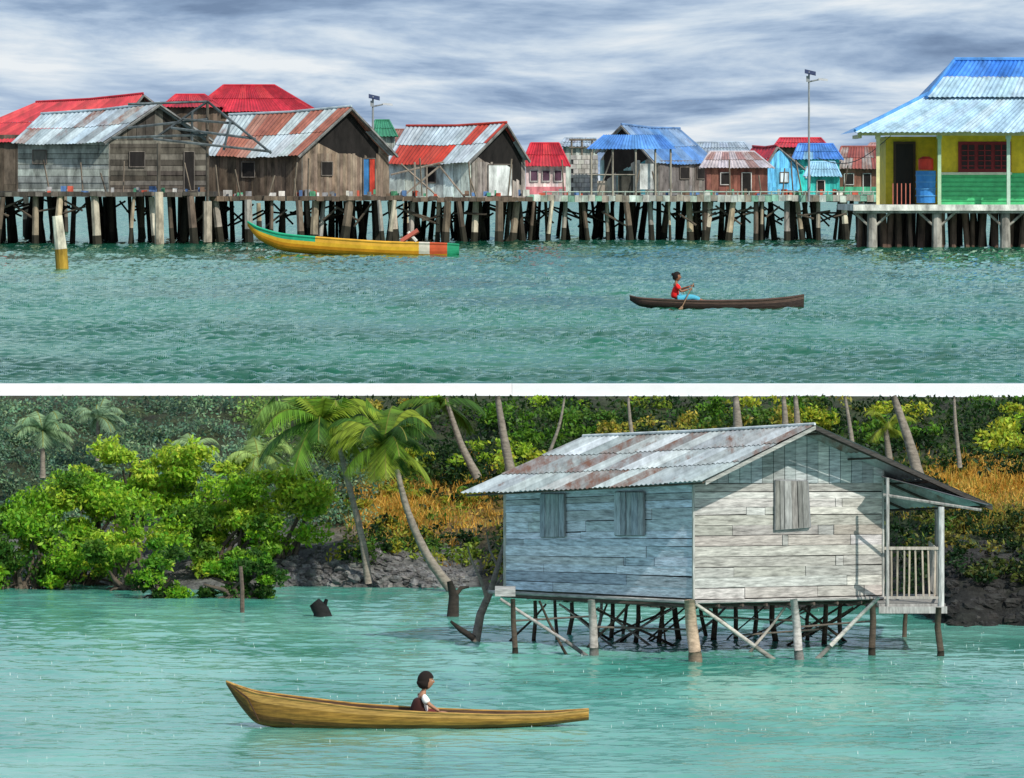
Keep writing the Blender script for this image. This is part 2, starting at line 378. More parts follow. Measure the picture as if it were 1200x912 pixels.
def grasspatch(u0,v0,a,b,n,cols):
    for i in range(n):
        u=random.gauss(u0,a*.5); v=random.gauss(v0,b*.5); Y=hitY(u,v)
        x=(u-600)*Y/F; z=float(terrain_z(np.array(x),np.array(Y)))
        c=np.array([x,Y,z+.02]); k=22
        p=c+rng.normal(size=(k,3))*np.array([.14,.15,.02])
        up=np.array([0,0,1.])+rng.normal(size=(k,3))*.55
        h=rng.uniform(.04,.11,size=(k,1)); sd_=np.cross(up,rng.normal(size=(k,3))); sd_/=np.linalg.norm(sd_,axis=1,keepdims=True)
        v4=np.stack([p-sd_*.012,p+sd_*.012,p+sd_*.004+up*h,p-sd_*.004+up*h],1)
        cc=np.array([random.choice(cols) for _ in range(k)])*rng.uniform(.6,1.3,size=(k,1))
        fo.add(v4,cc)
G=[(.62,.35,.06),(.74,.47,.10),(.5,.24,.03),(.35,.32,.05)]
grasspatch(470,600,62,34,420,G); grasspatch(555,600,36,44,60,G)
grasspatch(1150,566,100,24,420,G); grasspatch(1160,610,70,22,120,[(.25,.28,.04),(.5,.3,.05)])
fo.obj('dry_grass',LEAF,origin=P(500,600,122))

def mangrove(cu_,cv_,ru,rv,base_v,Y,cols,n=16,leaf=.055,per=430):
    s=Y/F; e=empty('mangrove_tree',P(cu_,base_v,Y))
    f=Fol()
    for i in range(n):
        a=random.uniform(0,6.283); k=math.sqrt(random.random())*.95
        u=cu_+ru*k*math.cos(a); v=cv_+rv*k*math.sin(a); r=random.uniform(.15,.38)*min(ru,rv)*s*1.1
        y=Y+random.uniform(-.5,.5)*ru*s*.9
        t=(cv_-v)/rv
        c=cols[0] if random.random()<.45+.45*t else random.choice(cols[1:])  # sunlit leaf colour favoured toward the crown top, light painted in
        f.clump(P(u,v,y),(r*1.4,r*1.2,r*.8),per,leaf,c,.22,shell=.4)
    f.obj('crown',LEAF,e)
    m=MB()
    for i in range(7):
        u0=cu_+random.uniform(-.3,.3)*ru; u1=cu_+random.uniform(-.8,.8)*ru; v1=cv_+random.uniform(-.3,.5)*rv
        p0=P(u0,base_v,Y); p0.z=-.15+float(max(0,terrain_z(np.array(p0.x),np.array(Y)))); p2=P(u1,v1,Y+random.uniform(-.3,.3)); p1=lerp(p0,p2,.5)+Vector((random.uniform(-.2,.2),0,.1))
        m.tube([p0,p1,p2],[.06,.045,.02],jit((.10,.08,.06)),6)
        for r_ in range(3):
            q=lerp(p0,p1,random.uniform(.2,.6)); g=Vector((q.x+random.uniform(-.5,.5),q.y+random.uniform(-.3,.3),-.1)); m.tube([q,lerp(q,g,.5)+Vector((0,0,.06)),g],[.025,.02,.015],jit((.08,.065,.05)),5)
    m.obj('trunk_and_roots',BARK,e,smooth=True)
LB=[LIME,LIME2,(.18,.36,.03),(.09,.2,.02)]
LD=[(.10,.27,.02),(.17,.37,.02),(.05,.13,.02),(.03,.08,.012)]
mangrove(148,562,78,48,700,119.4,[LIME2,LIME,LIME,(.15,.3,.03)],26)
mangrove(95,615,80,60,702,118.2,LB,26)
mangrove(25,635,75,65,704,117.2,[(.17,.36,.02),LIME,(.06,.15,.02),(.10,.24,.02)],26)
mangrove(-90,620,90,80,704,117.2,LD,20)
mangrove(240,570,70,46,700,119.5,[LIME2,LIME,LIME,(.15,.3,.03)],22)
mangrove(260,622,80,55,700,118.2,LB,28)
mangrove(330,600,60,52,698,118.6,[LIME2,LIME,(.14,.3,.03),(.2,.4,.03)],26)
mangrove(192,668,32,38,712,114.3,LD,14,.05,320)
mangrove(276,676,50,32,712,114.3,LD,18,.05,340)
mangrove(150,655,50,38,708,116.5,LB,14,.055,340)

def palm(pts,rad,crown,L,nf,Y,cols,zmax=None,name='coconut_palm'):
    e=empty(name,P(pts[0][0],pts[0][1],Y)); m=MB()
    n=len(pts); pp=[]
    for i in range(n*4-3):
        k=min(i//4,n-2); t=(i-4*k)/4
        p0=P(*pts[max(k-1,0)],Y); p1=P(*pts[k],Y); p2=P(*pts[k+1],Y); p3=P(*pts[min(k+2,n-1)],Y)
        pp.append(.5*((2*p1)+(p2-p0)*t+(2*p0-5*p1+4*p2-p3)*t*t+(3*p1-p0-3*p2+p3)*t**3))
    rr=[rad*(1.5-.8*i/(len(pp)-1))*(1.08 if i%2 else 1) for i in range(len(pp))]
    m.tube(pp,rr,(.24,.21,.17),8); m.obj('trunk',BARK,e,smooth=True)
    if not nf: return
    C=np.array(P(crown[0],crown[1],Y)); f=Fol()
    V=[];K=[]
    for i in range(nf):
        a=2*math.pi*i/nf*2.4+random.uniform(-.3,.3); el=random.uniform(-.35,1.15)
        d=np.array([math.cos(a)*math.cos(el),math.sin(a)*math.cos(el)*.8,math.sin(el)])
        l_=L*random.uniform(.8,1.1); base=random.choice(cols)
        prev=C.copy(); seg=30
        for j in range(seg):
            t=j/seg; d2=d+np.array([0,0,-1.7])*t*t; d2/=np.linalg.norm(d2)
            cur=prev+d2*l_/seg
            side=np.cross(d2,[0,0,1.]); side/=np.linalg.norm(side)+1e-6
            wlen=.36*L*math.sin(math.pi*min(1,.12+t*.9))**.6
            for sg in (-1,1):
                tip=cur+(side*sg*.75+d2*.5+np.array([0,0,-.55]))*wlen*random.uniform(.6,1.15)
                w_=d2*.02*L*.5
                V.append([prev-w_*.3,cur+w_*.3,tip+w_*.1,tip-w_*.1]); K.append(np.array(base)*random.uniform(.6,1.4))
            V.append([prev-side*.01,prev+side*.01,cur+side*.008,cur-side*.008]); K.append((.25,.25,.05))
            prev=cur
    V=np.array(V); K=np.array(K)
    if zmax is not None:
        ok=(V[:,:,2].max(1)<zmax); V=V[ok];K=K[ok]
    f.add(V,np.clip(K,0,1)); f.obj('fronds',LEAF,e)
PG=[(.12,.26,.02),(.06,.15,.02),(.24,.34,.03),(.30,.36,.03)]
z=lambda Y:P(0,ZT,Y).z
palm([(432,684),(424,630),(404,550),(390,490)],.05,(376,490),1.45,22,117.4,PG,z(117.4))
palm([(528,690),(500,650),(478,600),(465,550)],.065,(450,520),1.3,26,116.4,[(.06,.15,.02),(.12,.23,.02),(.04,.10,.015),(.24,.32,.03)],z(116.4))
palm([(560,560),(540,520),(522,466)],.06,(515,470),1.2,15,126,[(.05,.12,.02),(.09,.18,.02)],z(126))
palm([(600,560),(590,510),(583,464)],.07,(0,0),.1,0,123,PG)
palm([(1078,565),(1066,520),(1047,464)],.08,(0,0),.1,0,116,PG)
palm([(866,520),(864,490),(862,464)],.07,(0,0),.1,0,118,PG)
palm([(935,520),(934,490),(932,464)],.05,(0,0),.1,0,118,PG)
palm([(920,520),(920,490),(918,464)],.05,(0,0),.1,0,118,PG)
palm([(1000,530),(996,500),(990,464)],.035,(0,0),.1,0,117,PG)
palm([(742,520),(738,490),(736,464)],.03,(0,0),.1,0,118,PG)
palm([(640,540),(655,500),(662,464)],.025,(0,0),.1,0,118,PG)
palm([(1125,548),(1120,500),(1118,464)],.03,(0,0),.1,0,117,PG)
palm([(1045,560),(1040,520),(1038,500)],.05,(1040,500),.6,11,118,[(.24,.3,.03)],z(118))
palm([(345,500),(342,480),(340,470)],.05,(345,476),1.3,16,122,[(.22,.35,.06),(.16,.3,.06)],z(122))
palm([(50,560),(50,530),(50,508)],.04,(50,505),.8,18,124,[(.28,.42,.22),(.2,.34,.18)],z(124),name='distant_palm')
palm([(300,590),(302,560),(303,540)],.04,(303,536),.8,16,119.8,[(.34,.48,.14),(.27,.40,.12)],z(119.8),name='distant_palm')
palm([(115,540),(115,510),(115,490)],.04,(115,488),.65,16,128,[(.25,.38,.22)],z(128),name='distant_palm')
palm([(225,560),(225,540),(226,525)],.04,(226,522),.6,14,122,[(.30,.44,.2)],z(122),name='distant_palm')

def rocks(name,items,colr):
    m=MB()
    for (u,v,Y,r) in items:
        p=P(u,v,Y); r*=Y/F; k=8; o=[random.uniform(.6,1.25) for _ in range(60)]
        rows=5; ringp=[]; sx=random.uniform(.9,1.6)
        for a in range(rows+1):
            th=math.pi*a/rows
            for b in range(k):
                ph=2*math.pi*b/k; q=o[(a*k+b)%60] if 0<a<rows else o[a]
                ringp.append((p.x+r*sx*q*math.sin(th)*math.cos(ph),p.y+r*q*math.sin(th)*math.sin(ph),p.z+r*.75*q*math.cos(th)))
        cc=jit(colr,.4)
        for a in range(rows):
            for b in range(k):
                m.face([ringp[a*k+b],ringp[(a+1)*k+b],ringp[(a+1)*k+(b+1)%k],ringp[a*k+(b+1)%k]],jit(cc,.12))
    m.obj(name,ROCK,origin=P(items[0][0],items[0][1],items[0][2]))
it=[]
for i in range(900):
    u=random.uniform(318,545); v=random.triangular(638 if u<470 else 662,704,680); it.append((u,v,hitY(u,v)-.05,random.uniform(2.5,7.5)))
rocks('shore_rocks',it,(.15,.15,.145))
it=[]
for i in range(420):
    u=random.uniform(1100,1330); v=random.uniform(640,738); it.append((u,v,hitY(u,v),random.uniform(3,11)))
rocks('dark_shore_rocks',it,(.03,.03,.028))
it=[]
for i in range(260):
    u=random.uniform(540,1110); v=random.uniform(700,724); it.append((u,v,hitY(u,v),random.uniform(3,8)))
rocks('dark_shore_rocks',it,(.03,.03,.026))

def wp(u,v): return P(u,v,YL(v))
m=MB(); a=wp(284,718); m.tube([a-Vector((0,0,.3)),a+Vector((0,0,.4)),a+Vector((-.03,0,.83))],[.045,.04,.035],(.12,.09,.07)); m.obj('mooring_post',BARK,origin=a)
m=MB(); a=wp(375,722); m.tube([a+Vector((.1,0,-.2)),a+Vector((.02,0,.1)),a+Vector((-.1,0,.25))],[.2,.15,.11],(.012,.012,.012),9); m.tube([a+Vector((.05,0,.1)),a+Vector((.12,0,.3))],[.06,.03],(.012,.012,.012)); m.obj('tree_stump',BARK,origin=a,smooth=True)
m=MB(); a=wp(530,722); m.tube([a-Vector((0,0,.2)),a+Vector((.03,0,.35)),a+Vector((-.05,0,.62))],[.12,.09,.05],(.03,.025,.02),8); m.tube([a+Vector((0,0,.3)),a+Vector((.16,0,.5)),a+Vector((.3,0,.52))],[.05,.04,.02],(.05,.04,.03)); m.obj('tree_stump',BARK,origin=a,smooth=True)
m=MB(); a=wp(556,752); yy=YL(752)
BK=(.17,.145,.12)
m.tube([a+Vector((-.02,0,-.2)),a+Vector((.10,.1,.45)),P(576,690,yy+.3),P(590,640,yy+.5),P(596,620,yy+.6)],[.085,.07,.055,.03,.012],BK,8)
m.tube([P(572,705,yy+.1),P(564,680,yy-.1),P(552,655,yy),P(548,640,yy)],[.04,.03,.018,.01],BK)
m.tube([a+Vector((0,0,.05)),P(540,738,yy),P(528,728,yy)],[.06,.05,.02],(.03,.025,.02))
m.tube([P(578,690,yy+.3),P(600,660,yy+.4),P(604,636,yy+.6)],[.03,.022,.01],BK); m.tube([P(584,665,yy+.4),P(574,645,yy+.4),P(570,622,yy+.4)],[.025,.018,.008],BK)
m.obj('driftwood_trunk',BARK,origin=a,smooth=True)

# ------------------------------------------------------------ stilt hut
hut=empty('stilt_hut',P(813,702,100))
CBL=P(813,702,100); LBL=P(592,690,103.2); RBL=P(1035,697,101.8)
CT=P(813,563,100); LT=P(592,575,103.2); RT=P(1035,564,101.8)
nL=(CBL-LBL).cross(Vector((0,0,1))).normalized()
if nL.y>0: nL=-nL
nR=(RBL-CBL).cross(Vector((0,0,1))).normalized()
if nR.y>0: nR=-nR
BL_=[(.62,.69,.78),(.72,.79,.88),(.52,.58,.68),(.66,.72,.80),(.54,.58,.64),(.38,.42,.48),(.44,.48,.52)]
GR_=[(.52,.50,.46),(.43,.41,.38),(.58,.56,.52),(.33,.31,.28),(.50,.48,.45),(.40,.36,.31)]
m=MB(); planks(m,LBL,CBL,LT,CT,12,BL_,nL,.018,splits=(1,4),gap=.06)
m.face([LBL-nL*.01,CBL-nL*.01,CT-nL*.01,LT-nL*.01],(.015,.015,.015)); m.obj('side_wall',WOOD,hut)
m=MB(); CT2=P(813,566,100);RT2=P(1035,566,101.8)
planks(m,CBL,RBL,CT2,RT2,12,GR_,nR,.018,splits=(1,4),gap=.06)
m.face([CBL-nR*.01,RBL-nR*.01,RT2-nR*.01,CT2-nR*.01],(.015,.015,.015))
AP=P(948,506,101.1); n_=17
GRL=P(1035,546,101.8)
def gt(s):
    su=948; u=813+222*s
    x=CT2.lerp(RT2,s)
    if u<su: zt_=lerp(CT2.z+.02,AP.z,(u-813)/(su-813))
    else: zt_=lerp(AP.z,GRL.z,(u-su)/(1035-su))
    return Vector((x.x,x.y,zt_))
GG=[(.46,.50,.50),(.38,.41,.41),(.52,.55,.54),(.32,.33,.33)]
for i in range(n_):
    s0=i/n_; s1=(i+.95)/n_; o=nR*random.uniform(.012,.03)
    q=[CT2.lerp(RT2,s0),CT2.lerp(RT2,s1),gt(s1),gt(s0)]
    m.hexa([p+o for p in q],[p+o+nR*.02 for p in q],pick(GG,.2))
q=[CT2,RT2,gt(1),gt(.608),gt(.01)]
m.face([p+nR*.004 for p in q],(.02,.02,.02)); m.obj('gable_wall',WOOD,hut)
m=MB(); BBL=LBL+(RBL-CBL); BT=LT+(RT-CT)
planks(m,RBL,BBL,RT,BT,10,GR_,Vector((nL.x*-1,-nL.y,0)),.02); planks(m,BBL,LBL,BT,LT,10,BL_,-nR,.02); m.obj('rear_walls',WOOD,hut)
m=MB()
for b,t in ((CBL,CT),(LBL,LT),(RBL,GRL)):
    o=(nL+nR)*.02
    m.tube([b+o-Vector((0,0,.05)),t+o],[.026,.026],(.42,.42,.39),5)
m.obj('corner_posts',WOODV,hut)
def shutter(m,nrm,quad,cols,nb):
    BLq,BRq,TLq,TRq=quad; o=nrm*.055
    planks(m,BLq+o,BRq+o,TLq+o,TRq+o,nb,cols,nrm,.02,vertical=True,splits=(1,1),gap=.1)
    m.face([BLq+nrm*.05,BRq+nrm*.05,TRq+nrm*.05,TLq+nrm*.05],(.01,.01,.01))
    for a,b in ((BLq,TLq),(BRq,TRq),(TLq,TRq),(BLq,BRq)):
        m.tube([a+o*1.1,b+o*1.1],.016,(.22,.23,.24),4)
def onwall(A,B,zA,u,v):
    lo,hi=-.2,1.2
    for _ in range(40):
        t=(lo+hi)/2; q=A.lerp(B,t); uu=q.x/q.y*F+600
        if uu<u: lo=t
        else: hi=t
    q=A.lerp(B,t); return Vector((q.x,q.y,ZC-(v-HV)*q.y/F))
m=MB()
SC=[(.32,.36,.40),(.42,.46,.50),(.22,.25,.28)]
for (u0,u1,v0,v1) in ((637,665,579,629),(724,758,577,627)):
    shutter(m,nL,[onwall(LBL,CBL,0,u0,v1),onwall(LBL,CBL,0,u1,v1),onwall(LBL,CBL,0,u0,v0),onwall(LBL,CBL,0,u1,v0)],SC,5)
m.obj('side_shutters',WOODV,hut)
m=MB()
shutter(m,nR,[onwall(CBL,RBL,0,906,621),onwall(CBL,RBL,0,947,618),onwall(CBL,RBL,0,906,563),onwall(CBL,RBL,0,944,564)],[(.28,.28,.27),(.20,.19,.18),(.33,.32,.30)],6)
m.obj('gable_shutter',WOODV,hut)
EL=P(541,578,102.7);ER=P(826,563,99.35);RR=P(955,498,100.3);RL=P(683,512,103.9)
nr=(ER-EL).cross(RL-EL).normalized(); nr=nr if nr.z>0 else -nr
TC=[(.44,.50,.51,.02),(.34,.39,.40,.10),(.52,.58,.59,-.02),(.30,.33,.33,.14),(.28,.28,.27,.20),(.42,.46,.46,.06)]
m=MB(); roof(m,EL,ER,RL,RR,52,.013,3,TC,nr,sheet=4,sag=.03)
E2=P(1162,592,102.2); E3=E2+(RL-RR)
nr2=(E2-RR).cross(RL-RR).normalized(); nr2=nr2 if nr2.z>0 else -nr2
roof(m,E3,E2,RL+Vector((0,0,.003)),RR+Vector((0,0,.003)),44,.011,3,TC,nr2,sheet=5)
m.tube([RL+Vector((0,0,.015)),RL.lerp(RR,.5)+Vector((0,0,.0)),RR+Vector((0,0,.015))],.025,(.6,.65,.65,.0),6)
m.obj('corrugated_roof',TINH,hut)
m=MB()
dn=Vector((0,0,-.045)); bk=(RL-RR).normalized()
for k in range(6):
    o=bk*(.06+.88*k)
    m.tube([ER+dn+o,RR+dn*1.6+o],.022,(.12,.10,.08),4); m.tube([RR+dn*1.6+o,E2+dn+o],.022,(.06,.05,.04),4)
for t in (.04,.35,.65,.95): m.tube([ER.lerp(RR,t)+dn*1.7,EL.lerp(RL,t)+dn*1.7],.018,(.12,.10,.08),4); m.tube([E2.lerp(RR,t)+dn*1.7,E3.lerp(RL,t)+dn*1.7],.018,(.08,.06,.05),4)
q0=[ER,RR,RR+Vector((0,0,-.06)),ER+Vector((0,0,-.06))]; m.hexa([p+nR*.005+dn*.3 for p in q0],[p+nR*.03+dn*.3 for p in q0],(.36,.36,.33))
q0=[RR,E2,E2+Vector((0,0,-.07)),RR+Vector((0,0,-.07))]; m.hexa([p+nR*.005+dn*.3 for p in q0],[p+nR*.03+dn*.3 for p in q0],(.06,.055,.05))
m.obj('rafters',WOOD,hut)
m=MB()
fl=[CBL,RBL,BBL,LBL]; m.hexa([p-Vector((0,0,.09)) for p in fl],[p-Vector((0,0,.004)) for p in fl],(.08,.07,.055))
for t in np.linspace(0,1,9): a=CBL.lerp(RBL,t)-Vector((0,0,.12)); m.tube([a+nR*.04,a+(LBL-CBL)*1.02],.03,(.10,.08,.065),5)
m.tube([LBL+nL*.03-Vector((.25,0,.05)),CBL+nL*.03-Vector((0,0,.05))],.03,(.36,.36,.34),6); m.tube([CBL+nR*.03-Vector((0,0,.05)),RBL+nR*.03-Vector((0,0,.05))],.03,(.42,.41,.39),6)
m.obj('floor_frame',WOOD,hut)
m=MB()
def stilt(m,u0,v0,u1,v1,r,col,Yt=None):
    b=P(u1,v1,YL(v1)); Yt=Yt or b.y; t=P(u0,v0,Yt); b=b+(b-t).normalized()*.3
    m1=lerp(t,b,.3)+Vector((random.uniform(-.03,.03),0,0)); m2=lerp(t,b,.65)+Vector((random.uniform(-.04,.04),0,0)); m3=lerp(t,b,.7)+(m2-lerp(t,b,.65))
    cc=jit(col,.2)
    m.tube([t,m1,m2],[r*.85,r*.95,r],cc,8); m.tube([m2,m3,b],[r*1.02,r*1.1,r*1.2],tuple(x*.45 for x in cc[:3]),8)
WHT=(.36,.34,.31); BRN=(.08,.062,.045)
for (a,b,c,d,r,cc) in [(601,702,603,768,.045,BRN),(627,704,627,752,.035,BRN),(650,700,652,748,.03,BRN),(693,703,695,768,.07,WHT),(718,704,716,748,.04,BRN),(748,704,744,752,.04,BRN),(808,703,814,775,.10,(.46,.34,.24)),(776,704,772,752,.04,BRN),(838,704,838,750,.05,BRN),(862,706,860,748,.04,BRN),(930,702,938,773,.07,WHT),(905,706,908,752,.05,BRN),(968,706,968,754,.045,BRN),(985,706,984,748,.04,BRN),(885,706,886,745,.04,BRN),(1022,702,1022,768,.055,BRN),(1100,712,1100,769,.055,BRN),(1062,712,1062,746,.04,BRN),(790,706,795,748,.05,BRN),(670,706,668,745,.04,BRN),(950,706,944,750,.035,BRN),(820,706,826,746,.035,BRN),(735,706,730,744,.03,BRN),(705,706,700,750,.03,WHT)]:
    stilt(m,a,b,c,d,r,cc)
m.obj('stilts',BARK,hut,smooth=True)
m=MB()
for (a,b,c,d,r,cc) in [(586,702,682,766,.03,WHT),(632,704,664,766,.022,BRN),(815,708,905,772,.035,(.42,.40,.36)),(1030,700,958,772,.035,(.5,.48,.44)),(740,705,690,760,.022,BRN),(690,710,790,758,.022,BRN),(830,738,905,708,.022,(.2,.18,.15)),(700,712,760,756,.02,WHT),(920,712,880,765,.025,WHT),(940,712,990,752,.025,BRN),(640,708,600,750,.02,BRN),(780,712,730,752,.02,BRN),(850,712,815,745,.025,(.25,.22,.2)),(1000,712,925,756,.02,BRN)]+[(random.uniform(600,1010),708,random.uniform(600,1010),random.uniform(742,756),random.uniform(.012,.022),random.choice([BRN,BRN,WHT])) for _ in range(16)]:
    if abs(a-c)>110: c=a+(60 if c>a else -60)
    stilt(m,a,b,c,d,r,cc)
for (u0,v0,u1,v1) in ((600,728,700,722),(700,735,810,738),(815,722,935,728),(935,735,1022,728),(860,745,960,738)): m.tube([P(u0,v0,101.3),P(u1,v1,101.2)],.018,(.14,.12,.1),5)
m.obj('diagonal_braces',BARK,hut,smooth=True)
m=MB(); 
pA=P(1030,712,100.9);pB=P(1108,712,100.9)
m.hexa([pA,pB,pB+Vector((0,2.4,0)),pA+Vector((0,2.4,0))],[p+Vector((0,0,.06)) for p in (pA,pB,pB+Vector((0,2.4,0)),pA+Vector((0,2.4,0)))],(.35,.34,.32))
m.pbox(1030,1110,711,719,100.84,.05,(.42,.41,.39))
m.tube([P(1103,718,100.9),P(1103,594,100.9)],.05,(.52,.52,.5),8)
m.tube([P(1040,712,100.9),P(1040,560,100.9)],.03,(.4,.39,.37),6)
m.tube([P(1098,712,103.3),P(1098,585,103.3)],.04,(.4,.39,.37),6)
m.pbox(1036,1101,641,644.4,100.88,.05,(.45,.40,.34)); m.pbox(1036,1101,699,702,100.88,.05,(.42,.38,.34))
for i in range(8):
    u=1044+i*7.4+random.uniform(-.8,.8); k=random.uniform(-.8,.8); m.tube([P(u+k,644,100.91),P(u-k,699,100.91)],.016,jit((.45,.38,.30),.25),5)
for k in range(2): m.tube([P(1099,643+k*56,100.9),P(1099,641+k*54,103.3)],.022,(.5,.48,.45),5)
for i in range(10):
    m.tube([P(1099,643,100.9)+Vector((0,.24*i,0)),P(1099,700,100.9)+Vector((0,.24*i,0))],.013,(.45,.42,.38),4)
m.tube([P(1035,580,100.9),P(1150,598,100.9)],.025,(.3,.29,.27),5)
m.obj('porch_and_railing',WOODV,hut)
m=MB(); p=[P(1035,560,101),P(1158,592,101.2),P(1150,590,105),P(1030,560,105)]
q1=(p[1]-p[0]).cross(p[3]-p[0]).normalized(); q1=q1 if q1.z>0 else -q1
roof(m,p[0],p[3],p[1],p[2],20,.011,1,[(.12,.12,.12,.0)],q1); m.obj('porch_roof',TINH,hut)
m=MB(); m.pbox(580,604,691,699,101.5,.9,(.42,.42,.4)); m.obj('landing_board',WOOD,hut)

# ------------------------------------------------------------ boats
def boat(name,Y,st,colf,incol,mat=BOATM,thw=()):
    e=empty(name,P(st[len(st)//2][0],st[len(st)//2][2],Y)); m=MB(); n=8
    K=len(st); sub=6; fine=[]
    for i in range(K-1):
        for j in range(sub):
            t=j/sub; fine.append([lerp(st[i][k],st[i+1][k],t) for k in range(4)])
    fine.append(list(st[-1]))
    arr=np.array(fine)
    for _ in range(3): arr[1:-1]=(arr[:-2]+2*arr[1:-1]+arr[2:])/4
    T=(arr[:,0]-arr[0,0])/(arr[-1,0]-arr[0,0])
    outer=[];inner=[]
    for (u,vg,vk,hw) in arr:
        g=P(u,vg,Y); k=P(u,vk,Y); H=g.z-k.z; o=[];q=[]
        for j in range(2*n+1):
            a=-1+j/n; s_=1 if a>=0 else -1; a=abs(a)
            yy=hw*(1-(1-a)**2.2); zz=k.z+H*(a**2.2)
            o.append((g.x,Y+s_*yy,zz)); q.append((g.x,Y+s_*max(yy-.03*min(1,hw/.2),0),max(zz+.03,k.z+.25*H) if a<.99 else zz))
        outer.append(o);inner.append(q)
    L=len(arr)
    for i in range(L-1):
        for j in range(2*n):
            c=colf(T[i],abs(-1+(j+.5)/n))
            m.face([outer[i][j],outer[i+1][j],outer[i+1][j+1],outer[i][j+1]],c)
            m.face([inner[i][j+1],inner[i+1][j+1],inner[i+1][j],inner[i][j]],incol)
        for j in (0,2*n): m.face([outer[i][j],outer[i+1][j],inner[i+1][j],inner[i][j]],colf(T[i],1.))
    for i in (0,L-1): m.face(outer[i],colf(T[i],.9))
    m.obj('hull',mat,e)
    m=MB()
    for t in thw:
        i=int(t*(L-1)); u,vg,vk,hw=arr[i]; g=P(u,vg,Y)
        m.box((g.x,Y,g.z-.04),.1*Y/87,hw*1.8,.025*Y/87,(.3,.2,.1))
    for s_ in (-1,1):
        for i in range(L-1):
            a,b=arr[i],arr[i+1]
            m.tube([(P(a[0],a[1],Y).x,Y+s_*a[3],P(a[0],a[1],Y).z+.005),(P(b[0],b[1],Y).x,Y+s_*b[3],P(b[0],b[1],Y).z+.005)],.013*Y/87,colf(T[i],1.01),5,cap=False)
    m.obj('thwarts_and_rails',mat,e)
    return e
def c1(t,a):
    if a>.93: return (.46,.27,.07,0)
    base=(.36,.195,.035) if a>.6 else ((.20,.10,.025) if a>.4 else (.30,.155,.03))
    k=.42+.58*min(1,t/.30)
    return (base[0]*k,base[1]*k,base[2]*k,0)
YB=YL(851)
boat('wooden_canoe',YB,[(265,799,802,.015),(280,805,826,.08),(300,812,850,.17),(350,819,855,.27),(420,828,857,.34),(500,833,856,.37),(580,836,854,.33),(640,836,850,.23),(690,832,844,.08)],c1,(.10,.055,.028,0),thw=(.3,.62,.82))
# bow ribs following the planking of the pointed prow
m=MB(); yc=YB-.10
for (a,b,c) in (((268,801),(290,818),(304,846)),((272,802),(305,820),(345,850)),((276,804),(320,822),(400,848))):
    m.tube([P(a[0],a[1],yc+.05),P(b[0],b[1],YB-.16),P(c[0],c[1],YB-.20)],[.008,.012,.008],(.07,.035,.02),5)
m.obj('canoe_bow_trim',BOATM,origin=P(300,820,YB)); bpy.data.objects['canoe_bow_trim'].parent=None
tr=bpy.data.objects['canoe_bow_trim']; pe=bpy.data.objects['wooden_canoe']; loc=Vector(tr.location)-Vector(pe.location); tr.parent=pe; tr.location=loc; tr.name='bow_trim'
def c2(t,a):
    if t>.93: return (.02,.28,.14,0)
    if t>.80 and a>.6: return (.65,.60,.50,0) if t<.86 else (.55,.09,.03,0)
    if a>.9: return (.02,.38,.20,0) if t<.32 else (.75,.40,.04,0)
    if a>.72: return (.78,.44,.03,0)
    return (.72,.30,.015,0)
boat('yellow_longboat',YU(299),[(290,260,265,.05),(302,267,281,.5),(330,275,295,.9),(390,280,300,1.15),(450,284,303,1.2),(500,285,305,1.1),(525,286,304,.75),(538,287,299,.35)],c2,(.34,.10,.05,0),mat=PAINT,thw=(.2,.4,.6,.75))
def c3(t,a): return (.045,.028,.024,0) if a<.9 else (.10,.06,.045,0)
YC=YU(362)
boat('dugout_canoe',YC,[(738,347,352,.04),(750,350,360,.3),(790,352,364,.5),(840,353,367,.55),(890,352,368,.5),(925,349,367,.35),(942,346,362,.12)],c3,(.05,.035,.03,0),thw=(.5,.75))
m=MB(); yb=YU(299)
m.tube([P(470,283,yb-.9),P(490,270,yb-.9)],.16,(.5,.12,.08),6); m.tube([P(488,283,yb-.8),P(478,272,yb-.8)],.12,(.6,.6,.55),6); m.obj('boat_engine_shaft',PAINT,origin=P(482,268,yb-1))

# ------------------------------------------------------------ people
def skinmesh(name,pts,edges,X,mat,parent,col,sub=2):
    me=bpy.data.meshes.new(name); L=parent.location
    me.from_pydata([tuple(X(p[:3])-L) for p in pts],[tuple(e) for e in edges],[])
    ob=bpy.data.objects.new(name,me); sc.collection.objects.link(ob); ob.parent=parent
    s=ob.modifiers.new('skin','SKIN'); S=X.s
    for i,p in enumerate(pts):
        r=p[3]; r=(r,r) if not isinstance(r,tuple) else r
        me.skin_vertices[0].data[i].radius=(r[0]*S,r[1]*S)
        me.skin_vertices[0].data[i].use_root=(i==0)
    s.use_smooth_shade=True; s.branch_smoothing=.6
    ss=ob.modifiers.new('sub','SUBSURF'); ss.levels=sub; ss.render_levels=sub
    mt=mat.copy(); mt.name=name+'_material'
    for nd in list(mt.node_tree.nodes):
        if nd.type=='ATTRIBUTE':
            rgb=mt.node_tree.nodes.new('ShaderNodeRGB'); rgb.outputs[0].default_value=tuple(col)+(1,)
            for lk in list(mt.node_tree.links):
                if lk.from_node==nd and lk.from_socket.name=='Color':
                    to=lk.to_socket; mt.node_tree.links.remove(lk); mt.node_tree.links.new(rgb.outputs[0],to)
    me.materials.append(mt)
    return ob
class XF:
    def __init__(s,o,sc_,yaw=0): s.o=Vector(o); s.s=sc_; s.r=Matrix.Rotation(yaw,3,'Z')
    def __call__(s,p): return s.o+s.r@(Vector(p)*s.s)
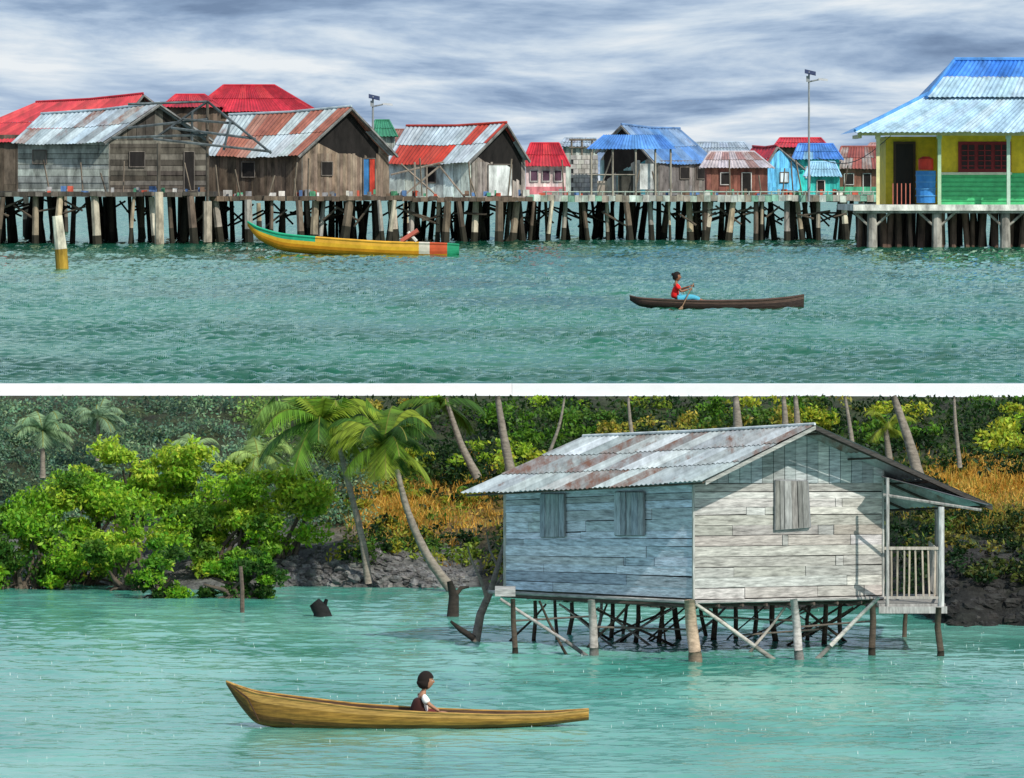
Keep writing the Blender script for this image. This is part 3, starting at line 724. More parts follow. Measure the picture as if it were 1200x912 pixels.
def ball(m,X,c,f,col,keep=None,nu=28,nv=20):
    g=[]
    for a in range(nv+1):
        th=math.pi*a/nv
        for b in range(nu):
            ph=2*math.pi*b/nu; g.append((math.sin(th)*math.cos(ph),math.sin(th)*math.sin(ph),math.cos(th)))
    pts=[X(tuple(np.array(c)+np.array(f(*q)))) for q in g]
    for a in range(nv):
        for b in range(nu):
            ids=[a*nu+b,(a+1)*nu+b,(a+1)*nu+(b+1)%nu,a*nu+(b+1)%nu]
            cx=np.mean([g[i] for i in ids],axis=0)
            if keep and not keep(*cx): continue
            m.face([pts[i] for i in ids],col)
def head(parent,X,c,r,skin,hairc,bob=True,yaw=0.,bun=False):
    cs,sn=math.cos(yaw),math.sin(yaw)
    def R(x,y,z): return (x*cs-y*sn,x*sn+y*cs,z)
    def f(x,y,z):
        px,py,pz=x*.95,y*.80,z*1.15
        if z<0: py*=1-.32*(-z)**1.3; px*=1-.12*(-z)
        px+=.24*math.exp(-(y*y/.012+(z+.12)**2/.022))*(x>0)+.06*math.exp(-(y*y/.03+(z+.5)**2/.01))*(x>0)
        for s_ in(-1,1): px-=.09*math.exp(-((y-s_*.36)**2/.02+(z-.05)**2/.012))*(x>0)
        return R(px*r,py*r,pz*r)
    m=MB(); ball(m,X,c,f,skin)
    for s_ in(-1,1):
        ball(m,X,np.array(c)+np.array(R(0*r,s_*.80*r,-.02*r)),lambda x,y,z:R(x*.14*r,y*.07*r,z*.22*r),skin,nu=10,nv=8)
    m.obj('head',SKIN,parent,smooth=True)
    m=MB()
    for s_ in(-1,1):
        ball(m,X,np.array(c)+np.array(R(.80*r,s_*.30*r,.05*r)),lambda x,y,z:R(x*.07*r,y*.12*r,z*.06*r),(.8,.78,.75),nu=10,nv=8)
        ball(m,X,np.array(c)+np.array(R(.85*r,s_*.30*r,.05*r)),lambda x,y,z:R(x*.04*r,y*.055*r,z*.055*r),(.01,.008,.006),nu=8,nv=6)
        ball(m,X,np.array(c)+np.array(R(.86*r,s_*.30*r,.22*r)),lambda x,y,z:R(x*.05*r,y*.16*r,z*.03*r),hairc,nu=8,nv=6)
    ball(m,X,np.array(c)+np.array(R(.86*r,0,-.45*r)),lambda x,y,z:R(x*.06*r,y*.2*r,z*.045*r),(.35,.10,.08),nu=10,nv=6)
    m.obj('face_features',SKIN,parent,smooth=True)
    m=MB()
    def h(x,y,z):
        k=1.0+.02*math.sin(14*math.atan2(y,x))
        px,py,pz=x*1.08*k,y*.96*k,z*1.26
        if bob and z<-.1: px=px*1.0-.12; pz=-.1*1.26+(z+.1)*1.05; py*=1+.35*(-z)
        return R(px*r,py*r,pz*r)
    if bob: kp=lambda x,y,z: not(x>.38 and z<.38) and z>-.93
    else: kp=lambda x,y,z: not(x>.22 and z<.5) and (z>-.25-.3*(x<-.4))
    ball(m,X,c,h,hairc,kp)
    if bob: ball(m,X,np.array(c)+np.array(R(-.35*r,0,-.55*r)),lambda x,y,z:R(x*.62*r,y*.82*r,z*.5*r),hairc)
    if bun: ball(m,X,np.array(c)+np.array(R(-.95*r,0,.55*r)),lambda x,y,z:R(x*.42*r,y*.42*r,z*.4*r),hairc)
    m.obj('hair',CLOTH,parent,smooth=True)
def hand(name,X,parent,w,d,side,curl,col):
    w=Vector(w);d=Vector(d).normalized();sd=Vector(side).normalized();cl_=Vector(curl).normalized()
    pts=[tuple(w+d*.035)+(.02,),tuple(w)+(.018,),tuple(w+d*.06)+(.022,)]; ed=[(0,1),(0,2)]
    for i,(o,ln) in enumerate(((.024,.062),(.008,.07),(-.008,.066),(-.023,.05))):
        b=len(pts); r0=w+d*.075+sd*o
        pts.append(tuple(r0)+(.009,)); a=r0+d*ln*.4+cl_*ln*.15; pts.append(tuple(a)+(.008,)); a2=a+d*ln*.18+cl_*ln*.35; pts.append(tuple(a2)+(.007,)); a3=a2-d*ln*.08+cl_*ln*.28; pts.append(tuple(a3)+(.006,))
        ed+=[(2,b),(b,b+1),(b+1,b+2),(b+2,b+3)]
    b=len(pts); a=w+d*.03+sd*.03; pts.append(tuple(a)+(.010,)); a=a+d*.022+sd*.014+cl_*.015; pts.append(tuple(a)+(.009,)); a=a+d*.012+cl_*.02-sd*.004; pts.append(tuple(a)+(.007,))
    ed+=[(0,b),(b,b+1),(b+1,b+2)]
    skinmesh(name,pts,ed,X,SKIN,parent,col,1)
SK=(.34,.17,.10)
g0=P(493,849,YB); girl=empty('seated_girl',g0); X=XF(g0,1.04,.15)
body=[(0,0,.10,.085),(0,0,.22,(.085,.10)),(.01,0,.34,(.075,.115)),(.03,0,.405,.045),(.045,0,.47,.034),(.055,0,.52,.034),
 (.01,-.115,.385,.038),(.10,-.165,.28,.03),(.23,-.19,.19,.022),
 (.01,.115,.385,.038),(.05,.165,.26,.03),(.17,.18,.17,.022),
 (.05,-.075,.09,.07),(.33,-.09,.13,.05),(.58,-.08,.03,.035),(.66,-.08,.02,.028),
 (.05,.075,.09,.07),(.33,.09,.13,.05),(.58,.08,.03,.035),(.66,.08,.02,.028)]
ed=[(0,1),(1,2),(2,3),(3,4),(4,5),(3,6),(6,7),(7,8),(3,9),(9,10),(10,11),(0,12),(12,13),(13,14),(14,15),(0,16),(16,17),(17,18),(18,19)]
skinmesh('body',body,ed,X,SKIN,girl,SK)
skinmesh('white_shirt',[(.02,0,.12,(.105,.11)),(.02,0,.24,(.105,.118)),(.025,0,.345,(.095,.13)),(.03,0,.42,.05),(.02,-.12,.388,.058),(.08,-.16,.295,.052),(.02,.12,.388,.056),(.04,.16,.285,.047)],[(0,1),(1,2),(2,3),(2,4),(4,5),(2,6),(6,7)],X,CLOTH,girl,(.82,.78,.74))
skinmesh('dark_vest',[(-.03,0,.10,(.15,.125)),(-.03,0,.23,(.125,.135)),(-.02,0,.32,(.095,.138)),(-.02,0,.37,(.07,.11))],[(0,1),(1,2),(2,3)],X,CLOTH,girl,(.045,.014,.012))
skinmesh('skirt',[(0,0,.07,(.12,.13)),(.12,0,.09,(.11,.12)),(.28,0,.12,(.07,.14))],[(0,1),(1,2)],X,CLOTH,girl,(.12,.02,.02))
head(girl,X,(.07,0,.595),.108,SK,(.014,.008,.006),True,yaw=-.15)
hand('right_hand',X,girl,(.23,-.19,.19),(.8,-.35,-.45),(0,1,0),(0,-.3,-1),SK)
hand('left_hand',X,girl,(.17,.18,.17),(.9,.2,-.3),(0,-1,0),(0,0,-1),SK)
w0=P(791,355,YC); wo=empty('paddling_woman',w0); X=XF(w0,1.36,.1); SK2=(.25,.11,.06)
body=[(0,0,.10,.11),(.0,0,.25,(.09,.12)),(.02,0,.42,(.085,.14)),(.03,0,.50,.055),(.035,0,.57,.042),(.04,0,.62,.042),
 (.02,-.165,.48,.048),(.14,-.20,.30,.038),(.33,-.17,.36,.026),
 (.02,.165,.48,.048),(.18,.18,.36,.038),(.40,-.02,.44,.026),
 (.08,-.09,.10,.09),(.45,-.10,.17,.065),(.75,-.09,.04,.045),(.84,-.09,.05,.035),
 (.08,.09,.10,.09),(.45,.10,.17,.065),(.75,.09,.04,.045),(.84,.09,.05,.035)]
skinmesh('body',body,ed,X,SKIN,wo,SK2)
skinmesh('red_shirt',[(0,0,.10,(.145,.15)),(0,0,.26,(.138,.145)),(.02,0,.42,(.130,.165)),(.03,0,.51,.06),(.02,-.17,.48,.075),(.10,-.195,.36,.065),(.02,.17,.48,.07),(.10,.18,.40,.056)],[(0,1),(1,2),(2,3),(2,4),(4,5),(2,6),(6,7)],X,CLOTH,wo,(.85,.02,.02))
skinmesh('blue_trousers',[(0,0,.09,(.13,.14)),(.10,-.09,.11,.105),(.45,-.10,.16,.082),(.68,-.09,.08,.062),(.10,.09,.11,.105),(.45,.10,.16,.082),(.68,.09,.08,.062)],[(0,1),(1,2),(2,3),(0,4),(4,5),(5,6)],X,CLOTH,wo,(.08,.40,.55))
head(wo,X,(.05,0,.70),.11,SK2,(.012,.009,.008),False,yaw=-.1,bun=True)
hand('right_hand',X,wo,(.33,-.17,.36),(.9,0,.1),(0,0,1),(0,.7,-.5),SK2)
hand('left_hand',X,wo,(.40,-.02,.44),(.9,-.2,.2),(0,0,1),(0,-.7,-.5),SK2)
m=MB(); a=X((.50,-.02,.52)); b=X((.40,-.20,.36)); c=X((.12,-.62,-.08))
m.tube([a,b,c],[.022,.02,.02],(.25,.15,.08),6)
dd=(c-b).normalized(); sd_=dd.cross(Vector((0,1,0))).normalized()
m.hexa([c-sd_*.03,c+sd_*.03,c+sd_*.09+dd*.25,c-sd_*.09+dd*.25],[p+Vector((0,-.02,0)) for p in (c-sd_*.03,c+sd_*.03,c+sd_*.09+dd*.25,c-sd_*.09+dd*.25)],(.25,.15,.08)); m.obj('paddle',BOATM,wo)

# ------------------------------------------------------------ village
WB=[(.16,.115,.08),(.12,.09,.065),(.20,.15,.11),(.10,.08,.06)]
WG=[(.46,.50,.45),(.36,.40,.36),(.55,.58,.52),(.26,.27,.24)]
WD=[(.08,.07,.058),(.055,.048,.04),(.12,.105,.085),(.18,.165,.14)]
WW=[(.82,.92,.84),(.72,.84,.78),(.64,.72,.66)]
TG=[(.40,.50,.56,.05),(.32,.41,.47,.12),(.46,.55,.60,.0),(.36,.35,.34,.20),(.28,.34,.38,.1)]
TRED=[(.55,.03,.05,-.3),(.45,.025,.04,-.3),(.60,.05,.06,-.3)]
TBL=[(.08,.24,.62,-.3),(.12,.32,.70,-.2),(.2,.38,.56,0)]
def house(name,Y0,uE,uC,uG,vb,vt,apex,ridge,eE,eC,eG,wE,wG,tin,dl=5,dr=5,nE=14,nG=14,verE=True,verG=True,extra=None,tin2=None,sp=(1,2)):
    e=empty(name,P(uC,vb,Y0)); z_=Vector((0,0,1))
    C0=P(uC,vb,Y0);C1=P(uC,vt,Y0);E0=P(uE,vb,Y0+dl);E1=P(uE,vt,Y0+dl);G0=P(uG,vb,Y0+dr);G1=P(uG,vt,Y0+dr)
    nE_=(E0-C0).cross(z_).normalized(); nE_=nE_ if nE_.y<0 else -nE_
    nG_=(G0-C0).cross(z_).normalized(); nG_=nG_ if nG_.y<0 else -nG_
    A=P(apex[0],apex[1]+4,Y0+dr*.5)
    m=MB(); planks(m,E0,C0,E1,C1,nE,wE,nE_,.08,vertical=verE,splits=sp,var=.25)
    m.face([E0,C0,C1,E1],(.015,.013,.012))
    planks(m,C0,G0,C1,G1,nG,wG,nG_,.08,vertical=verG,splits=sp,var=.25)
    for i in range(nG):
        s0,s1=i/nG,(i+.95)/nG
        def tp(s):
            q=C1.lerp(G1,s); sa=(A.x-C1.x)/(G1.x-C1.x); zz=lerp(C1.z,A.z,s/sa) if s<sa else lerp(A.z,G1.z,(s-sa)/(1-sa)); return Vector((q.x,q.y,zz))
        q=[C1.lerp(G1,s0),C1.lerp(G1,s1),tp(s1),tp(s0)]; m.hexa([p for p in q],[p+nG_*.08 for p in q],pick(wG,.2))
    m.face([C0,G0,G1,A,C1],(.015,.013,.012))
    B0=E0+(G0-C0); B1=E1+(G1-C1); m.face([G0,B0,B1,G1],wE[0]); m.face([B0,E0,E1,B1],wG[0])
    m.obj('walls',FARW,e)
    m=MB(); eCp=P(eC[0],eC[1],Y0-.7); eEp=P(eE[0],eE[1],Y0+dl-.2); R0=P(apex[0],apex[1],Y0+dr*.5-.8); R1=P(ridge[0],ridge[1],Y0+dl+dr*.5)
    nn=(eCp-eEp).cross(R1-eEp).normalized(); nn=nn if nn.z>0 else -nn
    nc=max(8,int(abs(eE[0]-eC[0])/4)); roof(m,eEp,eCp,R1,R0,nc,.04,2,tin,nn,sheet=3,sag=.15)
    eGp=P(eG[0],eG[1],Y0+dr-.7); eG2=eGp+(R1-R0)
    nn=(eGp-R0).cross(R1-R0).normalized(); nn=nn if nn.z>0 else -nn
    roof(m,eG2,eGp,R1,R0,nc,.04,2,tin2 or tin,nn,sheet=3)
    m.tube([R0+z_*.05,R0.lerp(R1,.5)-z_*.08,R1+z_*.05],.10,tin[0],6)
    m.obj('roof',FART,e)
    m=MB()
    for a,b in((R0,eCp),(R0,eGp)): m.tube([a-z_*.15,b-z_*.15],.11,(.20,.20,.19),4)
    m.tube([C0,C1],.1,(.25,.23,.2),4)
    for (kind,u0,u1,v0,v1,col) in (extra or []):
        on=(C0,G0,nG_) if kind=='G' else (C0,E0,nE_)
        A_,B_,nn=on
        if A_.x>B_.x: A_,B_=B_,A_
        q=[onwall(A_,B_,0,u0,v1),onwall(A_,B_,0,u1,v1),onwall(A_,B_,0,u1,v0),onwall(A_,B_,0,u0,v0)]
        m.hexa([p+nn*.10 for p in q],[p+nn*.18 for p in q],col)
        for a,b in((0,1),(1,2),(2,3),(3,0)): m.tube([q[a]+nn*.2,q[b]+nn*.2],.05,(.16,.14,.12),4)
    m.obj('trim_and_openings',FARW,e)
    return e
def hip(name,Y,uL,uR,ve,r0,r1,vr,wl,wr,vb,tin,wall,dep=7,wins=(),lower=None):
    e=empty(name,P((uL+uR)/2,vb,Y)); m=MB()
    a=P(uL,ve,Y);b=P(uR,ve,Y);c=P(uR,ve,Y+dep);d=P(uL,ve,Y+dep);r=P(r0,vr,Y+dep/2);s_=P(r1,vr,Y+dep/2)
    c.z=b.z;d.z=a.z
    nn=(b-a).cross(r-a).normalized(); nn=nn if nn.z>0 else -nn
    roof(m,a,b,r,s_,max(8,int((uR-uL)/4.)),.04,2,tin,nn,sheet=3)
    m.face([b,c,s_],tin[0]); m.face([d,a,r],tin[0]); m.face([c,d,r,s_],tin[0])
    for p,q in((a,r),(b,s_),(r,s_)): m.tube([p,q],.1,tin[0],5)
    m.obj('roof',FART,e)
    m=MB(); w0=P(wl,vb,Y+.6);w1=P(wr,vb,Y+.6);w2=P(wl,ve,Y+.6);w3=P(wr,ve,Y+.6)
    planks(m,w0,w1,w2,w3,10,wall,Vector((0,-1,0)),.06,vertical=True,splits=(1,1),gap=.04)
    m.pbox(wl+.3,wr-.3,ve,vb-.3,Y+.62,dep-1.2,wall[0])
    if lower: m.pbox(wl,wr,lower[0],vb,Y+.42,.1,lower[1])
    for (u0,u1,v0,v1,cc) in wins:
        m.pbox(u0,u1,v0,v1,Y+.46,.05,cc)
        m.pbox(u0-1,u1+1,v0-1,v0,Y+.38,.1,(.5,.48,.45)); m.pbox(u0-1,u1+1,v1,v1+1,Y+.38,.1,(.5,.48,.45)); m.pbox(u0-1,u0,v0,v1,Y+.38,.1,(.5,.48,.45)); m.pbox(u1,u1+1,v0,v1,Y+.38,.1,(.5,.48,.45))
    m.obj('walls',FARW,e)
    return e
DK=(.015,.013,.012)
house('red_roofed_house',552,-60,120,215,226,158,(168,110),(42,120),(-70,168),(130,160),(220,150),WB,WB,TRED)
house('weathered_plank_house',488,22,128,243,226,164,(187,121),(48,134),(13,168),(122,166),(250,164),WG,WD,TG,extra=[('G',214,226,178,224,DK),('G',150,168,178,196,DK),('E',40,56,176,192,(.12,.12,.10))],verE=False,verG=False,nE=10,nG=11)
hip('red_hip_roofed_house',575,222,374,131,262,322,100,232,364,228,TRED,WB,dep=10)
hip('red_hip_roofed_house',568,188,262,126,206,240,111,195,255,228,TRED,WB,dep=8)
house('brown_board_house',494,246,354,455,231,180,(412,125),(268,135),(241,182),(350,182),(466,182),WB,[(.25,.19,.14),(.20,.15,.11),(.30,.23,.17)],[(.42,.50,.54,.0),(.36,.13,.09,.1),(.40,.20,.15,.1),(.48,.55,.58,.0),(.44,.52,.55,.1)],extra=[('G',424,431,186,229,(.04,.18,.42)),('G',431,438,186,229,(.5,.05,.03)),('G',375,388,190,206,DK),('E',285,300,190,208,DK)],nG=34,nE=26,sp=(1,1))
hip('green_roofed_house',585,432,466,160,440,456,141,436,462,228,[(.05,.25,.14,-.3)],WG)
house('rust_and_tin_house',502,455,553,615,232,190,(594,144),(476,148),(451,191),(549,190),(621,188),WW,[(.32,.28,.25),(.40,.36,.32),(.24,.21,.18)],[(.50,.05,.03,.0),(.45,.06,.04,.0),(.46,.54,.60,.0),(.48,.55,.60,.05)],extra=[('G',570,598,193,230,(.62,.66,.64)),('E',500,512,196,214,DK)],nG=22,nE=10,sp=(1,1))
hip('small_red_roofed_house',545,611,668,195,622,655,168,616,663,229,TRED,[(.78,.60,.58),(.82,.70,.68)],dep=6,wins=[(622,630,200,212,(.1,.05,.08)),(636,644,200,212,(.1,.05,.08)),(650,658,200,212,(.1,.05,.08))],lower=(219,(.55,.18,.2)))
e=empty('concrete_block_building',P(684,230,520)); m=MB()
for r_ in range(9):
    for c_ in range(5):
        u0=669+c_*6.4+(3 if r_%2 else 0); m.pbox(u0,min(u0+6,701),182+r_*5.4,182+r_*5.4+5,520,.5,jit((.48,.46,.42),.15))
m.pbox(669.5,700.5,183,230,520.2,4,(.15,.14,.13)); m.obj('block_walls',FARW,e)
m=MB()
for u in (670,682,694): m.tube([P(u,182,520.3),P(u,163,520.3)],.09,(.2,.17,.13),5); m.tube([P(u,182,524),P(u,163,524)],.09,(.2,.17,.13),5)
m.tube([P(667,164,520.2),P(698,164,520.2)],.09,(.2,.17,.13),5); m.tube([P(667,173,520.2),P(698,173,520.2)],.07,(.2,.17,.13),5); m.obj('timber_frame',FARW,e)
house('blue_roofed_house',548,834,772,704,230,188,(728,146),(797,151),(840,190),(768,191),(698,178),[(.22,.2,.19),(.17,.15,.14)],[(.10,.36,.42),(.38,.40,.37),(.28,.28,.25)],[(.14,.26,.48,0),(.22,.34,.50,.05),(.10,.24,.52,-.1)],extra=[('E',795,806,196,210,DK),('E',815,824,196,210,DK)])
e=empty('blue_open_shelter',P(740,230,512)); m=MB()
a,b,c,d=P(687,175,512),P(792,175,512),P(707,158,514.5),P(775,158,514.5)
nn=(b-a).cross(c-a).normalized(); nn=nn if nn.z>0 else -nn; roof(m,a,b,c,d,26,.035,1,TBL[:2],nn,sheet=3)
f1,f2=P(690,175,518),P(792,175,518); roof(m,f1,f2,c,d,24,.04,1,TBL[:2],Vector((0,.4,.9))); m.obj('roof',FART,e)
m=MB()
for u in (693,718,745,768,786):
    m.tube([P(u,231,512.3),P(u,174,512.3)],.10,(.3,.27,.22),5); m.tube([P(u,231,517),P(u,174,517)],.10,(.2,.18,.15),5)
m.tube([P(690,205,512.3),P(745,205,512.3)],.06,(.3,.27,.22),4); m.tube([P(700,231,512.3),P(718,180,512.3)],.06,(.2,.18,.15),4)
m.pbox(750,766,192,222,513,.15,(.7,.72,.7)); m.pbox(724,742,200,229,514,.4,(.06,.06,.05)); m.pbox(700,712,212,229,513,1,(.35,.3,.25)); m.obj('posts_and_boards',FARW,e)
hip('brown_plank_house',538,820,907,197,832,884,178,828,900,229,[(.55,.50,.52,0),(.55,.46,.46,.05),(.4,.24,.22,.1)],[(.20,.07,.05),(.14,.06,.05),(.24,.1,.07)],wins=[(845,855,203,216,DK),(870,880,203,228,DK)])
house('blue_walled_house',550,868,898,939,227,197,(911,171),(882,172),(862,200),(895,198),(943,197),[(.15,.35,.55)],[(.16,.55,.85),(.13,.48,.78)],TRED,extra=[('G',912,922,202,214,(.6,.7,.75))],nG=8,nE=6)
hip('teal_walled_house',554,928,988,187,936,976,169,934,984,228,TBL,[(.04,.50,.46),(.05,.55,.50)],wins=[(945,955,196,208,(.5,.6,.6)),(966,976,196,208,(.03,.05,.06))])
hip('small_blue_roofed_house',546,942,986,207,950,978,190,948,984,229,[(.35,.62,.8,-.2)],[(.05,.52,.48)],dep=5,wins=[(958,966,212,226,DK)])
hip('red_roofed_house',600,906,972,173,914,962,162,910,968,228,TRED,WB)
hip('rust_roofed_house',560,978,1042,198,986,1034,172,982,1036,229,[(.32,.10,.08,.05),(.38,.34,.32,.2),(.26,.07,.06,.1)],[(.3,.13,.09),(.2,.1,.07)],wins=[(990,1000,204,216,DK),(1012,1020,204,226,DK)],lower=(219,(.08,.38,.22)))
hip('grey_roofed_house',600,795,882,180,806,872,167,800,876,228,[(.38,.46,.54,.05),(.33,.40,.46,.1)],WG)
hip('grey_roofed_house',610,655,705,172,662,698,162,660,700,228,[(.38,.46,.54,.1)],WG)
hip('grey_roofed_house',612,1010,1090,180,1020,1080,168,1014,1086,228,[(.38,.22,.2,.1)],WG)
hip('rust_roofed_house',600,450,520,168,462,510,152,456,514,228,[(.32,.16,.13,.2)],WB)
hip('weathered_shack',575,-60,20,185,-50,10,160,-55,14,228,[(.32,.36,.4,.2)],WG)
e=empty('open_timber_frame',P(215,230,480)); m=MB(); TF=(.10,.12,.13)
m.tube([P(187,290,477),P(186,225,477)],[.36,.34],(.50,.43,.32),8); m.tube([P(186,228,477),P(186,168,477)],.14,(.12,.1,.08),6)
m.tube([P(243,284,481),P(243,236,481)],[.36,.34],(.42,.36,.28),8); m.tube([P(243,236,481),P(243,120,481)],.12,(.12,.1,.08),6)
for a,b in (((243,119),(318,180)),((243,119),(180,163)),((180,163),(318,178)),((215,140),(275,145)),((270,142),(262,176)),((150,150),(243,140)),((130,162),(243,158)),((243,119),(150,122)),((200,150),(300,163)),((225,131),(225,165))):
    m.tube([P(a[0],a[1],480),P(b[0],b[1],480.4)],.11,jit(TF,.3),5)
m.obj('posts_and_rafters',FARW,e)
def deck(name,u0,u1,v0,v1,Y,dY,cols,posts,foot=(.16,.12,.09),nb=None,rows=(0,),r=.26):
    e=empty(name,P((u0+u1)/2,v1,Y)); m=MB(); nb=nb or int((u1-u0)/9)
    for i in range(nb):
        a=u0+(u1-u0)*i/nb; b=u0+(u1-u0)*(i+.96)/nb; k=random.uniform(-.8,.8); m.pbox(a,b,v0+k,v1+k*.5-random.uniform(0,1.5),Y,dY,pick(cols,.3))
    m.obj('deck',FARW,e); m=MB()
    for ri,dy in enumerate(rows):
        u=u0+random.uniform(2,8)
        while u<u1-2:
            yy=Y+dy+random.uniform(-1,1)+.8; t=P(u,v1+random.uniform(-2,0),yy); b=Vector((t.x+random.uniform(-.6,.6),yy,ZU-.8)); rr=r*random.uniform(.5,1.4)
            fr=[foot,(.14,.11,.08),(.52,.46,.36),(.40,.33,.23),(.34,.31,.27)] if ri==0 else [(.05,.04,.03),(.035,.03,.025),(.09,.07,.05)]  # rear rows get darker colours, painting the shade under the deck
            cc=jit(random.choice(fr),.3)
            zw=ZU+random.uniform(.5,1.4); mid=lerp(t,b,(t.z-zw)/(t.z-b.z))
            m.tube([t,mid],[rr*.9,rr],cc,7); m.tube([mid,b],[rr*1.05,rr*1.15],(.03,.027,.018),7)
            u+=posts*random.uniform(.4,1.9)*(1+ri*.1)
        for k in range(int((u1-u0)/36)):
            a=random.uniform(u0,u1-30); m.tube([P(a,v1+random.uniform(2,14),Y+dy+1),P(a+random.uniform(15,40)*random.choice((-1,1)),v1+random.uniform(12,30),Y+dy+1)],.09,(.10,.08,.06) if ri==0 else (.05,.04,.03),5)
    m.obj('stilts',FARW,e); return e
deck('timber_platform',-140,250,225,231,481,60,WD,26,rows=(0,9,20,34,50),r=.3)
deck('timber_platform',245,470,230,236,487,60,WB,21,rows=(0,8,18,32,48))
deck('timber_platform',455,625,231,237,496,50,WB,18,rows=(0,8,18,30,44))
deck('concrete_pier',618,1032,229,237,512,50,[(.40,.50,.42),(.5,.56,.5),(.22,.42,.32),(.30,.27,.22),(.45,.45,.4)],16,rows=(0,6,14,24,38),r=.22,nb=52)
m=MB()
for i in range(30):
    u=640+i*13.2; m.tube([P(u,229,512.3),P(u,224,512.3)],.06,(.35,.4,.35),4)
m.tube([P(636,225,512.3),P(1028,225,512.3)],.05,(.4,.5,.42),4); m.obj('pier_railing',PAINT,origin=P(800,229,512))
m=MB()
for i in range(120):
    u=random.uniform(20,1000); s1=random.uniform(2,8); hh=random.uniform(2,8); base=226 if u<245 else (230 if u<620 else 229)
    yy=483 if u<245 else (489 if u<455 else (498 if u<620 else 513.5))
    m.pbox(u,u+s1,base-hh,base,yy+random.uniform(0,1.5),.8,jit(random.choice([(.3,.3,.3),(.15,.1,.07),(.6,.6,.55),(.1,.2,.4),(.5,.1,.06),(.1,.35,.2)]),.3))
for i in range(26):
    u=random.uniform(20,1000); base=226 if u<245 else (230 if u<620 else 229); m.tube([P(u,base,486 if u<620 else 513),P(u+random.uniform(-8,8),base-random.uniform(20,45),486 if u<620 else 513)],.06,(.2,.16,.12),4)
m.obj('household_clutter',FARW,origin=P(500,230,490))
m=MB()
for a,b in (((458,205),(520,190)),((470,232),(515,195)),((515,232),(470,192)),((515,195),(545,232)),((500,195),(500,232)),((455,200),(455,232)),((486,190),(486,232))): m.tube([P(*a,499),P(*b,499)],.08,(.3,.25,.2),5)
m.obj('leaning_poles',FARW,origin=P(500,230,499))
for (u,v0,v1,r,cc) in [(67,253,316,7.,(.75,.70,.55)),(622,237,280,4,(.6,.52,.36)),(410,238,278,3.5,(.55,.46,.30)),(475,238,276,3.5,(.5,.40,.26)),(360,237,276,3.5,(.35,.3,.2)),(132,228,280,4,(.2,.16,.12)),(75,226,272,4,(.2,.16,.12)),(30,226,276,4,(.4,.33,.25)),(303,238,272,3,(.4,.33,.22))]:
    Y=YU(v1) if v1>270 else 600; m=MB(); s=Y/F; b=P(u+(7 if u==67 else 1),v1,Y); t=P(u,v0,Y); k=lerp(t,b,.62)
    m.tube([t,k],[r*.85*s,r*s],cc,10); m.tube([k,b-Vector((0,0,.6))],[r*1.04*s,r*1.1*s],(.35,.22,.03) if u==67 else (.05,.04,.03),10); m.obj('mooring_post',FARW,origin=b)
m=MB(); c=P(763,271,YU(273))
ball(m,XF(c,1),(0,0,0),lambda x,y,z:(x*.32,y*.32,z*.38),(.8,.8,.78)); m.tube([c,c+Vector((0,0,.6))],.06,(.7,.7,.7),6); m.obj('mooring_buoy',PAINT,origin=c,smooth=True)
def lamp(u,vt,vb,arm,Y):
    e=empty('solar_street_lamp',P(u,vb,Y)); m=MB(); s=Y/F
    m.tube([P(u,vb,Y),P(u,vt,Y)],[1.5*s,1.0*s],(.28,.30,.31),8); m.tube([P(u,vt+12,Y),P(u+arm*.6,vt+9,Y)],.9*s,(.3,.32,.33),6)
    a=P(u+arm*.5,vt+10,Y); b=P(u+arm,vt+11,Y)
    m.hexa([a+Vector((0,-2.5*s,0)),b+Vector((0,-2.5*s,0)),b+Vector((0,2.5*s,0)),a+Vector((0,2.5*s,0))],[p+Vector((0,0,2.4*s)) for p in(a+Vector((0,-2*s,0)),b+Vector((0,-1.5*s,0)),b+Vector((0,1.5*s,0)),a+Vector((0,2*s,0)))],(.45,.47,.48)); m.obj('pole_and_lamp_head',PAINT,e)
    m=MB(); q=[P(u-5,vt+2,Y-.5),P(u+8,vt+5,Y-.5),P(u+8,vt+1,Y+1),P(u-5,vt-2,Y+1)]
    m.hexa(q,[p+Vector((0,0,.9*s)) for p in q],(.02,.03,.08)); m.pbox(u-3,u+1,vt+5,vt+12,Y-.2,.3,(.3,.32,.33)); m.obj('solar_panel',PAINT,e)
lamp(437,113,165,23,570); lamp(948,84,236,22,511)
# yellow house
e=empty('yellow_green_house',P(1110,240,456)); Y=452; YE=(.85,.62,.03); GN=(.08,.55,.22)
m=MB(); m.pbox(1100,1330,158,203,Y+4,.3,YE); m.pbox(1100,1330,203,240,Y+3.9,.4,GN); m.pbox(1038,1100,160,240,Y+8,.3,YE); m.pbox(1100,1103,160,240,Y+4.3,3.7,YE)
m.pbox(1325,1330,158,240,Y+4.4,14,YE); m.pbox(1038,1040,160,240,Y+8.3,10,YE); m.pbox(1040,1325,160,240,Y+18,.3,YE)
for i in range(6): m.pbox(1104,1325,208+i*5.4,208.7+i*5.4,Y+3.84,.05,(.05,.38,.15))
m.obj('walls',PAINT,e)
m=MB()
m.pbox(1005,1330,154,159,Y+.6,.15,(.7,.62,.30)); m.pbox(1006,1010,158,162,Y+.7,8,(.6,.55,.3))
MR=(.25,.02,.025)
m.pbox(1123,1185,166,202,Y+3.8,.18,MR)
for k in range(3):
    u=1127+k*19.5; m.pbox(u,u+15,170,198,Y+3.7,.06,(.03,.012,.014)); m.pbox(u+6.8,u+8.2,170,198,Y+3.62,.06,MR)
    for j in range(4): m.pbox(u,u+15,176+j*6,177+j*6,Y+3.6,.04,MR)
m.pbox(1205,1260,166,202,Y+3.8,.18,MR)
